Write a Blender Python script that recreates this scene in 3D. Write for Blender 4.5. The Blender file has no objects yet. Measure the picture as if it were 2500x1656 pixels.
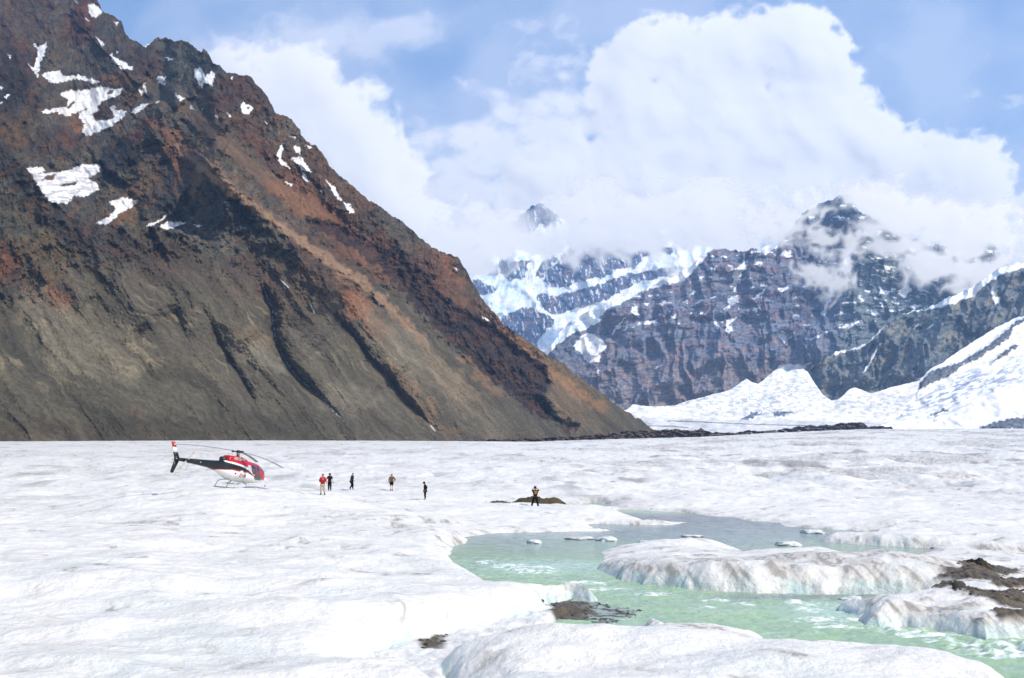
import bpy, math, random
import numpy as np
from math import radians, sin, cos, pi, sqrt
from mathutils import Vector, Matrix
random.seed(7)
C = bpy.context.scene.collection
scene = bpy.context.scene
# ------------------------------------------------------------------ camera, sky, sun, exposure
F = 2778.0                      # focal length in photo pixels (40 mm on a 36 mm sensor, 2500 px wide)
CAMZ = 6.0
PITCH = math.atan(247.0 / F)
cam = bpy.data.cameras.new("camera"); cam.lens = 40.0; cam.sensor_width = 36.0
cam.clip_start = 0.5; cam.clip_end = 60000
camo = bpy.data.objects.new("camera", cam); C.objects.link(camo)
camo.location = (0, 0, CAMZ); camo.rotation_euler = (radians(90) + PITCH, 0, 0)
scene.camera = camo
SUN_EL = radians(47); SUN_AZ = radians(122)      # azimuth from +Y (view direction) clockwise to the right
w = bpy.data.worlds.new("World"); scene.world = w; w.use_nodes = True
nt = w.node_tree; bg = nt.nodes["Background"]
sky = nt.nodes.new("ShaderNodeTexSky"); sky.sky_type = 'NISHITA'; sky.sun_disc = False
sky.sun_elevation = SUN_EL; sky.sun_rotation = SUN_AZ; sky.altitude = 900; sky.air_density = 1.0; sky.dust_density = 1.8; sky.ozone_density = 1.0
nt.links.new(sky.outputs[0], bg.inputs[0]); bg.inputs[1].default_value = 0.15
sl = bpy.data.lights.new("sun", 'SUN'); sl.energy = 2.95; sl.angle = radians(0.6); sl.color = (1.0, 0.925, 0.815)
so = bpy.data.objects.new("sun", sl); C.objects.link(so)
sd = Vector((sin(SUN_AZ) * cos(SUN_EL), cos(SUN_AZ) * cos(SUN_EL), sin(SUN_EL)))
so.rotation_euler = sd.to_track_quat('Z', 'Y').to_euler()
scene.view_settings.view_transform = 'Standard'; scene.view_settings.look = 'None'
scene.view_settings.exposure = 0.5; scene.view_settings.gamma = 1.0
scene.cycles.max_bounces = 6; scene.cycles.diffuse_bounces = 2; scene.cycles.glossy_bounces = 2
scene.cycles.transparent_max_bounces = 24; scene.cycles.volume_bounces = 1
scene.cycles.use_denoising = True

# ------------------------------------------------------------------ numeric helpers
_rng = np.random.RandomState(11)
_P = _rng.permutation(1024); _P = np.concatenate([_P, _P, _P])
_G = _rng.normal(size=(1024, 2)); _G /= np.linalg.norm(_G, axis=1)[:, None]
def pn(x, y, seed=0):
    x = np.asarray(x, float) + seed * 17.31; y = np.asarray(y, float) - seed * 9.73
    xi = np.floor(x).astype(np.int64); yi = np.floor(y).astype(np.int64)
    xf = x - xi; yf = y - yi
    u = xf * xf * xf * (xf * (xf * 6 - 15) + 10); v = yf * yf * yf * (yf * (yf * 6 - 15) + 10)
    def g(ix, iy, dx, dy):
        h = _P[(_P[ix & 1023] + (iy & 1023))] & 1023
        return _G[h, 0] * dx + _G[h, 1] * dy
    a = g(xi, yi, xf, yf); b = g(xi + 1, yi, xf - 1, yf)
    c = g(xi, yi + 1, xf, yf - 1); d = g(xi + 1, yi + 1, xf - 1, yf - 1)
    return (a + u * (b - a)) * (1 - v) + (c + u * (d - c)) * v
def fbm(x, y, o=5, seed=0, gain=0.5, lac=2.03):
    s = 0; a = 1.0; t = 0
    for i in range(o):
        s = s + a * pn(x, y, seed + i * 3.1); t += a
        x = x * lac; y = y * lac; a *= gain
    return s * 1.5
def ridged(x, y, o=5, seed=0, gain=0.5, lac=2.07):
    s = 0; a = 1.0; w_ = 1.0; tot = 0
    for i in range(o):
        n = 1 - np.abs(pn(x, y, seed + i * 2.7)) * 1.9
        n = np.clip(n, 0, 1) ** 2 * w_
        w_ = np.clip(n * 1.6, 0, 1)
        s = s + a * n; tot += a; x = x * lac; y = y * lac; a *= gain
    return s / tot
def ss(a, b, x):
    t = np.clip((x - a) / (b - a), 0, 1); return t * t * (3 - 2 * t)
def rot(pxl, pyl): return pxl, pyl
CP, SP = cos(PITCH), sin(PITCH)
def ray(px, py):
    a = (np.asarray(px, float) - 1250) / F; b = (828 - np.asarray(py, float)) / F
    return a, CP - b * SP, SP + b * CP
def at(px, py, Y):
    a, dy, dz = ray(px, py); s = Y / dy
    return a * s, dy * s, CAMZ + dz * s
def at_z(px, py, z=0.0):
    a, dy, dz = ray(px, py); s = (z - CAMZ) / dz
    return a * s, dy * s
def proj(X, Y, Z):
    dz = Z - CAMZ; d = Y * CP + dz * SP; u = -Y * SP + dz * CP
    return 1250 + F * X / d, 828 - F * u / d
def tan_el(py):
    _, dy, dz = ray(1250, py); return dz / dy
def seg_d(px, py, ax, ay, bx, by):
    vx, vy = bx - ax, by - ay; L = vx * vx + vy * vy + 1e-12
    t = np.clip(((px - ax) * vx + (py - ay) * vy) / L, 0, 1)
    return np.hypot(px - ax - t * vx, py - ay - t * vy), t
def sdf(px, py, poly, closed=True):
    """signed distance, positive inside"""
    px = np.asarray(px, float); d = np.full(px.shape, 1e9); ins = np.zeros(px.shape, bool)
    n = len(poly)
    for i in range(n):
        ax, ay = poly[i][:2]; bx, by = poly[(i + 1) % n][:2]
        dd, _ = seg_d(px, py, ax, ay, bx, by); d = np.minimum(d, dd)
        if ay != by:
            c = (ay > py) != (by > py)
            xi = (bx - ax) * (py - ay) / (by - ay) + ax
            ins ^= c & (px < xi)
    return np.where(ins, d, -d)
def sdf_box(px, py, poly, pad, fill=-1e3):
    """sdf only near the polygon"""
    xs = [p[0] for p in poly]; ys = [p[1] for p in poly]
    m = (px > min(xs) - pad) & (px < max(xs) + pad) & (py > min(ys) - pad) & (py < max(ys) + pad)
    out = np.full(px.shape, fill, float)
    if m.any(): out[m] = sdf(px[m], py[m], poly)
    return out
def line_d(px, py, pl):
    """distance to open polyline, side (+ = right/below in px space), param 0..1"""
    d = np.full(px.shape, 1e9); side = np.zeros(px.shape); tt = np.zeros(px.shape); n = len(pl) - 1
    for i in range(n):
        ax, ay = pl[i][:2]; bx, by = pl[i + 1][:2]
        dd, t = seg_d(px, py, ax, ay, bx, by)
        m = dd < d
        s = (bx - ax) * (py - ay) - (by - ay) * (px - ax)
        d = np.where(m, dd, d); side = np.where(m, np.sign(s), side); tt = np.where(m, (i + t) / n, tt)
    return d, side, tt
def srgb(*c):
    c = np.array(c, float) / 255.0
    return np.where(c <= 0.04045, c / 12.92, ((c + 0.055) / 1.055) ** 2.4)
def mixc(a, b, t):
    return a + (b - a) * np.asarray(t)[..., None]

# ------------------------------------------------------------------ object helpers
def tag(o, label=None, cat=None, group=None, kind=None):
    if label: o['label'] = label
    if cat: o['category'] = cat
    if group: o['group'] = group
    if kind: o['kind'] = kind
    return o
def empty(name, loc, rz=0.0):
    o = bpy.data.objects.new(name, None); C.objects.link(o); o.location = loc; o.rotation_euler = (0, 0, rz)
    o.empty_display_size = 0.3
    return o
def mesh_obj(name, verts, faces, mat=None, parent=None, smooth=True):
    me = bpy.data.meshes.new(name); me.from_pydata([tuple(v) for v in verts], [], faces); me.update()
    if smooth: me.polygons.foreach_set("use_smooth", [True] * len(me.polygons))
    o = bpy.data.objects.new(name, me); C.objects.link(o)
    if mat: me.materials.append(mat)
    if parent: o.parent = parent
    return o
def grid_obj(name, X, Y, Z, mat, col=None, attrs=None, parent=None, mask=None, flip=False):
    nr, nc = X.shape
    me = bpy.data.meshes.new(name)
    co = np.stack([X, Y, Z], -1).astype(np.float32).reshape(-1, 3)
    i = np.arange(nr * nc).reshape(nr, nc)
    q = np.stack([i[:-1, :-1], i[:-1, 1:], i[1:, 1:], i[1:, :-1]], -1).reshape(-1, 4)
    if flip: q = q[:, ::-1]
    if mask is not None:
        k = (mask[:-1, :-1] | mask[:-1, 1:] | mask[1:, 1:] | mask[1:, :-1]).reshape(-1); q = q[k]
        used = np.zeros(nr * nc, bool); used[q.reshape(-1)] = True
        remap = np.cumsum(used) - 1; q = remap[q]; co = co[used]
    else: used = slice(None)
    nf = len(q)
    me.vertices.add(len(co)); me.vertices.foreach_set("co", co.ravel())
    me.loops.add(nf * 4); me.loops.foreach_set("vertex_index", q.astype(np.int32).ravel())
    me.polygons.add(nf); me.polygons.foreach_set("loop_start", (np.arange(nf) * 4).astype(np.int32))
    me.update(calc_edges=True)
    me.polygons.foreach_set("use_smooth", np.ones(nf, bool))
    if col is not None:
        a = me.color_attributes.new("col", 'FLOAT_COLOR', 'POINT')
        c4 = np.ones((nr * nc, 4), np.float32); c4[:, :3] = col.reshape(-1, 3)
        a.data.foreach_set("color", c4[used].ravel())
    for k_, v in (attrs or {}).items():
        a = me.attributes.new(k_, 'FLOAT', 'POINT'); a.data.foreach_set("value", v.reshape(-1).astype(np.float32)[used])
    me.materials.append(mat)
    me.validate(clean_customdata=False)
    o = bpy.data.objects.new(name, me); C.objects.link(o)
    if parent: o.parent = parent
    return o

# ------------------------------------------------------------------ materials
def new_mat(name):
    m = bpy.data.materials.new(name); m.use_nodes = True
    return m, m.node_tree, m.node_tree.nodes["Principled BSDF"]
def N(nt, t, **kw):
    n = nt.nodes.new(t)
    for k, v in kw.items():
        if isinstance(k, str) and k.startswith('i_'): n.inputs[k[2:].replace('_', ' ')].default_value = v
        else: setattr(n, k, v)
    return n
def noise_node(nt, scale, detail=5, rough=0.55, vec=None, dist=0.0):
    n = nt.nodes.new("ShaderNodeTexNoise"); n.inputs['Scale'].default_value = scale
    n.inputs['Detail'].default_value = detail; n.inputs['Roughness'].default_value = rough; n.inputs['Distortion'].default_value = dist
    if vec: nt.links.new(vec, n.inputs['Vector'])
    return n
def ramp(nt, fac, stops):
    r = nt.nodes.new("ShaderNodeValToRGB"); e = r.color_ramp.elements
    e[0].position, e[0].color = stops[0][0], (*stops[0][1], 1)
    e[1].position, e[1].color = stops[-1][0], (*stops[-1][1], 1)
    for p, c in stops[1:-1]:
        k = e.new(p); k.color = (*c, 1)
    nt.links.new(fac, r.inputs[0]); return r
def mixrgb(nt, a, b, fac, mode='MIX'):
    m = nt.nodes.new("ShaderNodeMix"); m.data_type = 'RGBA'; m.blend_type = mode
    for s, v in ((m.inputs[0], fac), (m.inputs[6], a), (m.inputs[7], b)):
        if hasattr(v, 'links') or isinstance(v, bpy.types.NodeSocket): nt.links.new(v, s)
        else: s.default_value = v if not isinstance(v, tuple) else (*v, 1) if len(v) == 3 else v
    return m.outputs[2]
def terrain_mat(name, rough, bumps, coln=None, spec=0.3, sss=None):
    """vertex colour 'col' modulated by 3D noise; bumps = list of (scale, strength-in-metres, detail)"""
    m, nt, p = new_mat(name)
    at_ = N(nt, "ShaderNodeAttribute", attribute_name="col")
    tc = nt.nodes.new("ShaderNodeNewGeometry").outputs['Position']
    c = at_.outputs['Color']
    for (sc, lo, hi) in (coln or []):
        n = noise_node(nt, sc, 6, 0.65, tc)
        r = ramp(nt, n.outputs[0], [(0.3, (lo,) * 3), (0.7, (hi,) * 3)])
        c = mixrgb(nt, c, r.outputs[0], 1.0, 'MULTIPLY')
    nt.links.new(c, p.inputs['Base Color'])
    p.inputs['Roughness'].default_value = rough; p.inputs['Specular IOR Level'].default_value = spec
    last = None
    for (sc, h, de) in bumps:
        n = noise_node(nt, sc, de, 0.6, tc)
        b = nt.nodes.new("ShaderNodeBump"); b.inputs['Strength'].default_value = 1.0; b.inputs['Distance'].default_value = h
        nt.links.new(n.outputs[0], b.inputs['Height'])
        if last: nt.links.new(last, b.inputs['Normal'])
        last = b.outputs[0]
    if last: nt.links.new(last, p.inputs['Normal'])
    return m
def plain_mat(name, col, rough=0.6, metal=0.0, spec=0.4, noise=None, coat=0.0):
    m, nt, p = new_mat(name)
    p.inputs['Roughness'].default_value = rough; p.inputs['Metallic'].default_value = metal
    p.inputs['Specular IOR Level'].default_value = spec; p.inputs['Coat Weight'].default_value = coat
    col = tuple(float(x) for x in col)
    n = noise_node(nt, noise or 8.0, 4, 0.6, nt.nodes.new("ShaderNodeTexCoord").outputs['Object'])
    r = ramp(nt, n.outputs[0], [(0.3, tuple(x * 0.86 for x in col)), (0.7, tuple(min(1, x * 1.08) for x in col))])
    nt.links.new(r.outputs[0], p.inputs['Base Color'])
    return m
# ================================================================== GROUND ICE, RIVER
def Wp(l, s=1.0, ox=0, oy=0):
    """pixel points (px, py[, z]) -> ground positions"""
    out = []
    for p in l:
        z = p[2] if len(p) > 2 else 0.0
        x, y = at_z(ox + p[0] / s, oy + p[1] / s, z); out.append((float(x), float(y)))
    return out
LOW = Wp([(1500,1243.5),(1525,1244),(1580,1247),(1627,1249),(1684,1253),(1722,1259),(1779,1262),(1829,1272),(1870,1274),(1900,1276),(1916,1286),(2011,1292),(2173,1300),
 (2120,1308),(2050,1309),(1997,1317),(2010,1323),(2038,1325),(2139,1332),(2274,1340),(2410,1347),(2640,1353),(2640,1359,.1),(2342,1354,.15),(2257,1354,.15),(2190,1369,.2),
 (2136,1368,.5),(2105,1358,.6),(2072,1348,.65),(2021,1338,.7),(1957,1336,.7),(1903,1331,.7),(1835,1325,.7),(1791,1327,.2),(1760,1321,.2),(1684,1316,.2),(1627,1319,.2),
 (1544,1321,.2),(1509,1325,.2),(1466,1342,.1),(1475,1357),(1460,1374),(1456,1395),(1490,1412),(1513,1422),(1570,1431),(1646,1439),(1703,1445),(1798,1452),(1900,1454),
 (1970,1455),(2139,1456),(2258,1459),(2300,1462),(2240,1466,.2),(2180,1465,.35),(2139,1464,.42),(2105,1459,.45),(2070,1459,.42),(2040,1475,.25),(2044,1496),(2089,1511),(2105,1536),
 (2146,1541),(2200,1538),(2274,1546),(2376,1565),(2410,1575),(2440,1568),(2540,1568),(2760,1566),(2760,1800),(2600,1760,.5),(2510,1675,.5),(2491,1656,.7),(2457,1629,.8),(2437,1612,.8),(2403,1599,.8),(2362,1594,.8),
 (2308,1575,.8),(2254,1560,.8),(2173,1558,.8),(2149,1551,.8),(2119,1543,.8),(2072,1542,.8),(2004,1542,.8),(1970,1534,.9),(1920,1526,1),(1869,1501,1.1),(1818,1489,1.2),
 (1768,1485,1.2),(1703,1492,1.1),(1662,1499,.8),(1612,1500,.5),(1593,1493,.4),(1570,1497,.4),(1551,1510,.7),(1494,1525,1.0),(1418,1516,1.1),(1342,1513,1.1),(1297,1514,1.1),
 (1228,1528,1.0),(1152,1552,.9),(1091,1578,.7),(1057,1610,.4),(1075,1640,.3),(1140,1700,.4),(1145,1660,.9),(1091,1630,.9),(1000,1597,.95),(930,1582,.95),(925,1592,.3),(1000,1595,.1),(1060,1575,.1),(1150,1553,.1),(1240,1533,.1),(1335,1517,.0),(1348,1511),(1336,1495),
 (1340,1486),(1365,1477),(1395,1471),(1445,1478),(1460,1472),(1456,1459,.15),(1418,1444,.2),(1365,1429,.45),(1293,1422,.7),(1228,1410,.85),(1179,1389,.85),(1125,1368,.85),
 (1106,1350,.7),(1100,1337,.3),(1108,1332),(1137,1327),(1139,1317),(1133,1311),(1209,1302),(1342,1299),(1456,1298),(1490,1295),(1450,1284,.3),(1432,1279),(1555,1281.5),(1627,1283),
 (1684,1275.5),(1593,1268,.25),(1570,1260,.3),(1525,1248,.25)])
POND = Wp([(1404,1239),(1420,1230),(1440,1228),(1470,1229),(1490,1232),(1494,1241),(1460,1242),(1425,1241)])
r4 = lambda *p: [(1000 + a / 2.63, 1150 + b / 2.63) for a, b in p]
r5 = lambda *p: [(1700 + a / 2.959, 1200 + b / 2.959) for a, b in p]
SED = [Wp(q) for q in (
    r4((860,900),(900,865),(960,845),(1040,835),(1100,850),(1180,850),(1240,870),(1330,880),(1480,905),(1560,905),(1500,930),(1400,970),(1300,1000),(1100,980),(920,975),(880,960)),
    r4((30,1175),(60,1150),(120,1130),(220,1095),(210,1140),(160,1230),(80,1200)))]
VAL = Wp([(1228,1500,0),(1400,1500,0),(1342,1530,.2),(1228,1590,.2),(1152,1620,.2),(1091,1650,.2),(1160,1760,.2),(1060,1760,.5),(900,1640,.5),(880,1570,.2),(1100,1540,0)])
# gravel lying on the ice at the right, with its heights
GRAV = [Wp([(a, b, .45) for a, b in r5(*q)]) for q in (
    [(1860,600),(1960,590),(2010,550),(2060,545),(2120,580),(2170,610),(2260,630),(2330,650),(2200,680),(2230,700),(2270,720),(2140,730),(2060,740),(1950,735),(1860,715),(1780,700),(1740,680),(1780,650),(1880,640),(1900,620)],
    [(1640,725),(1760,715),(1880,750),(1860,770),(1740,770),(1680,750)],
    [(1930,800),(2060,810),(2160,815),(2250,795),(2340,805),(2430,810),(2430,930),(2300,910),(2180,880),(2080,860),(1980,840)],
    [(2150,745),(2300,735),(2420,740),(2420,780),(2300,785),(2180,780)],
    [(1980,960),(2060,955),(2110,975),(2100,1010),(2010,1025),(1985,990)],
    [(2150,920),(2250,930),(2420,940),(2420,1010),(2300,1000),(2200,970)],
    [(1880,795),(1940,795),(1930,812),(1885,812)])]
EDGE = [(-200,1079),(0,1078.5),(500,1076),(900,1076.5),(1300,1079),(1500,1073),(1700,1068),(1900,1057),(2100,1049),(2300,1047.5),(2700,1047)]
HX, HY_, HELI_Z = at_z(572.5, 1193.7, 2.0)[0], at_z(572.5, 1193.7, 2.0)[1], 2.0
def ground_h(X, Y, detail=True):
    r = X / Y; px0 = 1250 + r / CP * F
    e = tan_el(np.interp(px0, [a for a, b in EDGE], [b for a, b in EDGE]))
    wf = ss(90, 560, Y); z_far = (CAMZ + Y * e)
    Hb = 0.55 + 0.42 * ss(70, 40, Y)
    Hb = Hb + 0.25 * fbm(X / 16, Y / 16, 3, 4)
    Hb = Hb * (1 - .40 * ss(15, 19, X) * ss(66, 58, Y) * ss(30, 36, Y))
    isl = ss(3.5, 6, X) * ss(43, 46, Y) * ss(64, 58, Y)           # the long island's smooth back
    left_bank = ss(-1.0, -12, X) * ss(75, 60, Y)
    # big swells of the near ice
    sw = 0.30 * fbm(X / 13 + 3.1, Y / 6.5, 3, 9) + 0.16 * fbm(X / 5.0, Y / 3.2, 3, 21)
    z = Hb + sw * (1 - 0.5 * ss(60, 130, Y))
    # hump that carries the helicopter
    z = z + 1.42 * np.exp(-0.5 * ((X - HX) / 6.5) ** 2 - 0.5 * ((Y - HY_) / 9.0) ** 2)
    def hump(px, py, zc, a, sx, sy, ang=0.0):
        x0, y0 = at_z(px, py, zc); c, s = cos(radians(ang)), sin(radians(ang))
        u = (X - x0) * c + (Y - y0) * s; v = -(X - x0) * s + (Y - y0) * c
        return a * np.exp(-0.5 * (u / sx) ** 2 - 0.5 * (v / sy) ** 2)
    z = z + hump(1780, 1500, 1.1, .45, 2.2, 1.2) + hump(1350, 1545, 1.1, .30, 2.2, 1.0) + hump(900, 1640, 1.0, .35, 2.4, 1.2, -15)
    z = z + hump(2100, 1600, 1.0, .30, 3.0, 1.2) + hump(1500, 1600, 1.2, -.22, 2.6, .8, 20) + hump(700, 1500, 1.0, .35, 3, 1.6) + hump(250, 1420, 1, .35, 5, 2.5)
    z = z + hump(1850, 1365, .9, .28, 5.5, 2.5) + hump(1180, 1470, 1, .25, 1.6, 2.0) + hump(980, 1360, 1, .30, 3, 1.5) + hump(1240, 1500, .8, -.25, 1.2, .8, 30)
    z = z + hump(2230, 1400, .6, .25, 3.0, 2.0) + hump(880, 1275, .5, .3, 4, 2)
    if detail:
        fine = 0.055 * fbm(X / 1.5, Y / 1.1, 4, 31) + 0.10 * (1 - ridged(X / 3.4 + .3 * Y / 4, Y / 2.0, 3, 44)) - 0.05
        rough_r = ss(6, 12, X) * ss(50, 44, Y) * 0.9 + 0.55
        z = z + fine * rough_r * (1 + 0.8 * ss(60, 120, Y))
        # hummocks of the far plain, long across the view
        far = ss(70, 150, Y)
        hum = 0.55 * fbm(X / 7, Y / 13, 4, 51) + 0.45 * (0.5 - ridged(X / 12, Y / 26, 4, 61))
        z = z + far * hum * (0.65 + 0.55 * ss(-10, 60, X)) * ss(2500, 300, Y)
    z = z * (1 - wf) + (z_far + (z - Hb) * np.clip(1.0 - ss(500, 900, Y), 0.0, 1) * 0.35) * wf
    z = np.where(Y > 620, z_far - 0.002 * (Y - 620) + 0.25 * pn(X / 60, Y / 60, 3), z)
    return z, Hb
def ice_fields(X, Y):
    """full surface height + albedo"""
    z, Hb = ground_h(X, Y)
    near = (Y > 22) & (Y < 125) & (X > -14) & (X < 70)
    d = np.full(X.shape, 50.0)
    wob = 0.22 * fbm(X / 1.3, Y / 1.3, 4, 71) + 0.07 * pn(X / .3, Y / .3, 5)
    dn = -sdf(X[near], Y[near], LOW); dp = -sdf(X[near], Y[near], POND)
    d[near] = np.minimum(dn, dp) + wob[near] * (0.6 + 0.6 * ss(60, 90, Y[near]))
    pxg, pyg = proj(X, Y, z)
    # width of the rounded bank: tight for undercut ledges, wide for the low spits
    spit = np.maximum(ss(66, 74, Y) * ss(112, 100, Y), ss(4, 2, np.hypot((X - 5.5) / 3.2, (Y - 63) / 2.2)) * 0.9)
    wb = 0.55 + 1.7 * spit
    lobes = 1 + 0.35 * pn(X / .9, Y / .9, 13)
    prof = 1 - np.exp(-np.clip(d, 0, 60) / (wb * np.clip(lobes, .4, 1.6)))
    bottom = -0.45 * (1 - np.exp(np.clip(d, -20, 0) / 0.25))
    z = np.where(d > 0, np.maximum(z, 0.12) * prof, bottom)
    sed = np.zeros(X.shape)
    for s in SED:
        q = sdf_box(X, Y, s, 2.0) + wob * 0.8
        m = ss(-0.25, 0.15, q); zz = 0.10 + 0.03 * fbm(X / .6, Y / .6, 3, 8) + .22 * np.exp(-((X - 1.9) / .8) ** 2 - ((Y - 40.4) / .9) ** 2)
        z = np.where(d < 0.5, np.maximum(z, -0.45 + (zz + 0.45) * m), z); sed = np.maximum(sed, m * ss(.06, -.04, d))
    v = ss(-.2, .4, sdf_box(X, Y, VAL, 2.0) + wob); z = np.where(d < 0.5, np.maximum(z, -.45 + v * (.80 + .08 * fbm(X / .7, Y / .7, 3, 18))), z); val = v * (d < .1)
    gr = np.zeros(X.shape)
    for s in GRAV:
        q = sdf_box(X, Y, s, 2.5) + wob * 1.1 + 0.12 * pn(X / .25, Y / .25, 2)
        gr = np.maximum(gr, ss(-0.10, 0.12, q) * ss(.35, .8, d))
    # colour ----------------------------------------------------------
    X0_, Y0_ = X, Y; X = X + .6 * z; Y = Y - 1.7 * z
    white = np.array([0.815, 0.78, 0.715]); cy = np.array([0.70, 0.72, 0.675]); dirty = np.array([0.56, 0.52, 0.46]); gravc = srgb(98, 86, 66); aqua = np.array([0.50, 0.68, 0.66])
    n1 = fbm(X / 4.5, Y / 4.5, 5, 81); n2 = fbm(X / 1.1, Y / 1.0, 5, 91); n3 = fbm(X / .28, Y / .28, 3, 95)
    col = np.broadcast_to(white, X.shape + (3,)).copy()
    nearw = ss(55, 35, Y)
    col = mixc(col, cy, np.clip(0.25 + 0.9 * n1, 0, 0.8) * (0.35 + 0.5 * nearw))
    hollow = ridged(X / 5.5 + 1.7, Y / 3.2, 4, 101)
    dirt = np.clip(ss(.10, .55, n1 * .5 + n2 * .5) * 0.5, 0, 1) * 0.5
    dirt += 0.42 * ss(0.52, 0.8, hollow) * ss(-.2, .3, n2)
    # right-hand side of the river is dirtier
    dirt += 0.40 * ss(9, 16, X) * ss(60, 46, Y) * ss(-.15, .45, n2 + .3 * n1) * ss(0.2, 2.5, Y * .05)
    dirt += 0.55 * np.exp(-np.clip(d, 0, 9) / 0.9) * ss(-.35, .35, n2) * (d > 0) * ss(30, 40, Y)
    dirt += 0.42 * ss(0, .4, fbm(X / 26, Y / 50, 4, 111) + .25 * n1) * ss(80, 160, Y) * (.7 + .6 * ss(-20, 40, X))
    for (px, py, z0, rx, ry, a) in ((355,1266,1,2.2,1.6,.8),(930,1275,.6,5,1.8,.45),(1070,1300,.4,3,2.6,.5),(1480,1382,.3,.9,1.4,.6),(1690,1400,.5,4,1.6,.45),(1940,1415,.4,3.5,1.3,1.0),(2040,1415,.4,3.0,1.2,.9),
                                    (1690,1535,1.1,.9,.4,.5),(2030,1565,.9,2.2,.5,.6),(1340,1600,.9,1.2,.8,.5),(1600,1510,.9,2,.8,.35),(2250,1500,.7,4,1.2,.7),(2250,1600,.8,3,.7,.5),(2360,1350,.3,12,2.5,.7),(2420,1440,.4,5,3,.7),(830,1320,.8,3,1.6,.2),(540,1190,1.7,9,1.5,.25)):
        x0, y0 = at_z(px, py, z0)
        g = np.exp(-0.5 * ((X - x0) / rx) ** 2 - 0.5 * ((Y - y0) / ry) ** 2)
        dirt += a * g * (0.65 + 0.9 * n2)
    # thin dark debris lines of the far plain
    ln = ridged(X / 22 + 0.15 * fbm(X / 9, Y / 20, 2, 7), Y / 60, 4, 121)
    lines = ss(0.60, 0.74, ln) * ss(75, 130, Y) * ss(-.15, .35, fbm(X / 14, Y / 40, 3, 131)) * (0.35 + .45 * ss(-10, 40, X))
    dirt = np.clip(dirt * 1.25, 0, 1)
    col = mixc(col, dirty, dirt * 0.80)
    col = mixc(col, np.array([0.34, 0.32, 0.29]), np.clip(lines * 1.5, 0, 0.85))
    col = col * (1 + .05 * n2 + .04 * n3)[..., None]
    # sediment speckle in the dirtiest ice
    sp = ss(.12, .42, n3 + .5 * n2) * ss(.40, .85, dirt); col = mixc(col, np.array([.20, .17, .14]), sp * 0.6)
    # glassy blue-green foot of the undercut ledges
    foot = ss(0.55, 0.12, d) * (d > -0.1) * ss(58, 50, Y)
    col = mixc(col, aqua, np.clip(foot * (.35 + .7 * n2), 0, .6))
    col = mixc(col, np.array([.34, .44, .40]), ss(0.0, -0.3, d)); col = mixc(col, np.array([.70, .69, .65]) * (1 + .12 * n2 + .1 * n3)[..., None], val)
    wetc = gravc * 0.9
    col = mixc(col, wetc * (0.9 + 0.35 * n2[..., None]), np.clip(sed * (1.0 - .9 * ss(2.2, 3.2, X0_) * ss(-.25, .15, fbm(X / .7, Y / .4, 4, 141))), 0, 1))
    col = mixc(col, gravc * (0.85 + 0.5 * n3[..., None]), gr)
    X, Y = X0_, Y0_
    z = z + gr * (0.05 + 0.06 * n3)
    return z, np.clip(col, 0.01, 0.92)
rr = np.concatenate([np.linspace(-0.95, -0.50, 90)[:-1], np.linspace(-0.50, 0.53, 1040), np.linspace(0.53, 1.0, 110)[1:]])
pys = np.concatenate([np.arange(3400, 1840, -30), np.arange(1840, 1640, -1.6), np.arange(1640, 1560, -0.9), np.arange(1560, 1290, -0.55), np.arange(1290, 1180, -0.6), np.arange(1180, 1084, -0.5)])
Ys = CAMZ * F / ((pys - 1075) * 1.0); Ys = np.concatenate([Ys, np.geomspace(Ys[-1] * 1.01, 9000, 160)])
RR, YY = np.meshgrid(rr, Ys); XX = RR * YY
GZ, GC = ice_fields(XX, YY)
ice_mat = terrain_mat("glacier_ice_mat", 0.42, [(0.9, 0.16, 5), (6.0, 0.05, 6), (28.0, 0.012, 4)], [(0.35, .93, 1.05), (2.2, .90, 1.05), (16, .90, 1.06)], spec=0.35)
grd = grid_obj("glacier", XX, YY, GZ, ice_mat, GC)
tag(grd, "wide white glacier surface, rippled and streaked with dirt", kind='structure')
# a skirt of plain ice under and behind the camera, so the ground goes on past the frame
def Gz(x, y):
    z, _ = ice_fields(np.array([[x]]), np.array([[y]])); return float(z[0, 0])

# ---- water
wx = np.linspace(-0.12, 0.64, 940); wpy = np.concatenate([np.arange(1800, 1600, -1.5), np.arange(1600, 1215, -0.7)]); wY = CAMZ * F / (wpy - 1075)
WR, WY = np.meshgrid(wx, wY); WX = WR * WY
nearm = sdf(WX, WY, LOW); nearp = sdf(WX, WY, POND)
wm = (np.maximum(nearm, nearp) > -1.2)
wpx, wpyy = proj(WX, WY, 0.0)
rap = ss(1335, 1400, wpyy - 0.03 * (wpx - 1250))           # rapids start where the bed drops
s_ = WX * .5 + WY * .2
wav = 0.10 * rap * (1 - np.abs(fbm(WX / 1.6 + WY * .25, WY / .9, 4, 201))) + 0.025 * rap * fbm(WX / .7, WY / .4, 3, 211) + 0.010 * fbm(WX / .9, WY / .35, 4, 221)
foam = np.zeros(WX.shape); 
FO = [*r4((490,585),(640,612),(700,640),(800,655),(850,625),(1130,725),(1240,765),(1560,800),(1850,880),(2120,860)), *r5((760,820),(800,860),(950,930),(1040,985),(1400,1000),(1500,1015),(1560,1030),(1650,1050),(1780,1090),(2080,1130),(2180,1150),(2280,1140),(2330,1180),(2200,1200),(2350,1130),(700,800),(150,790))]
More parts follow.
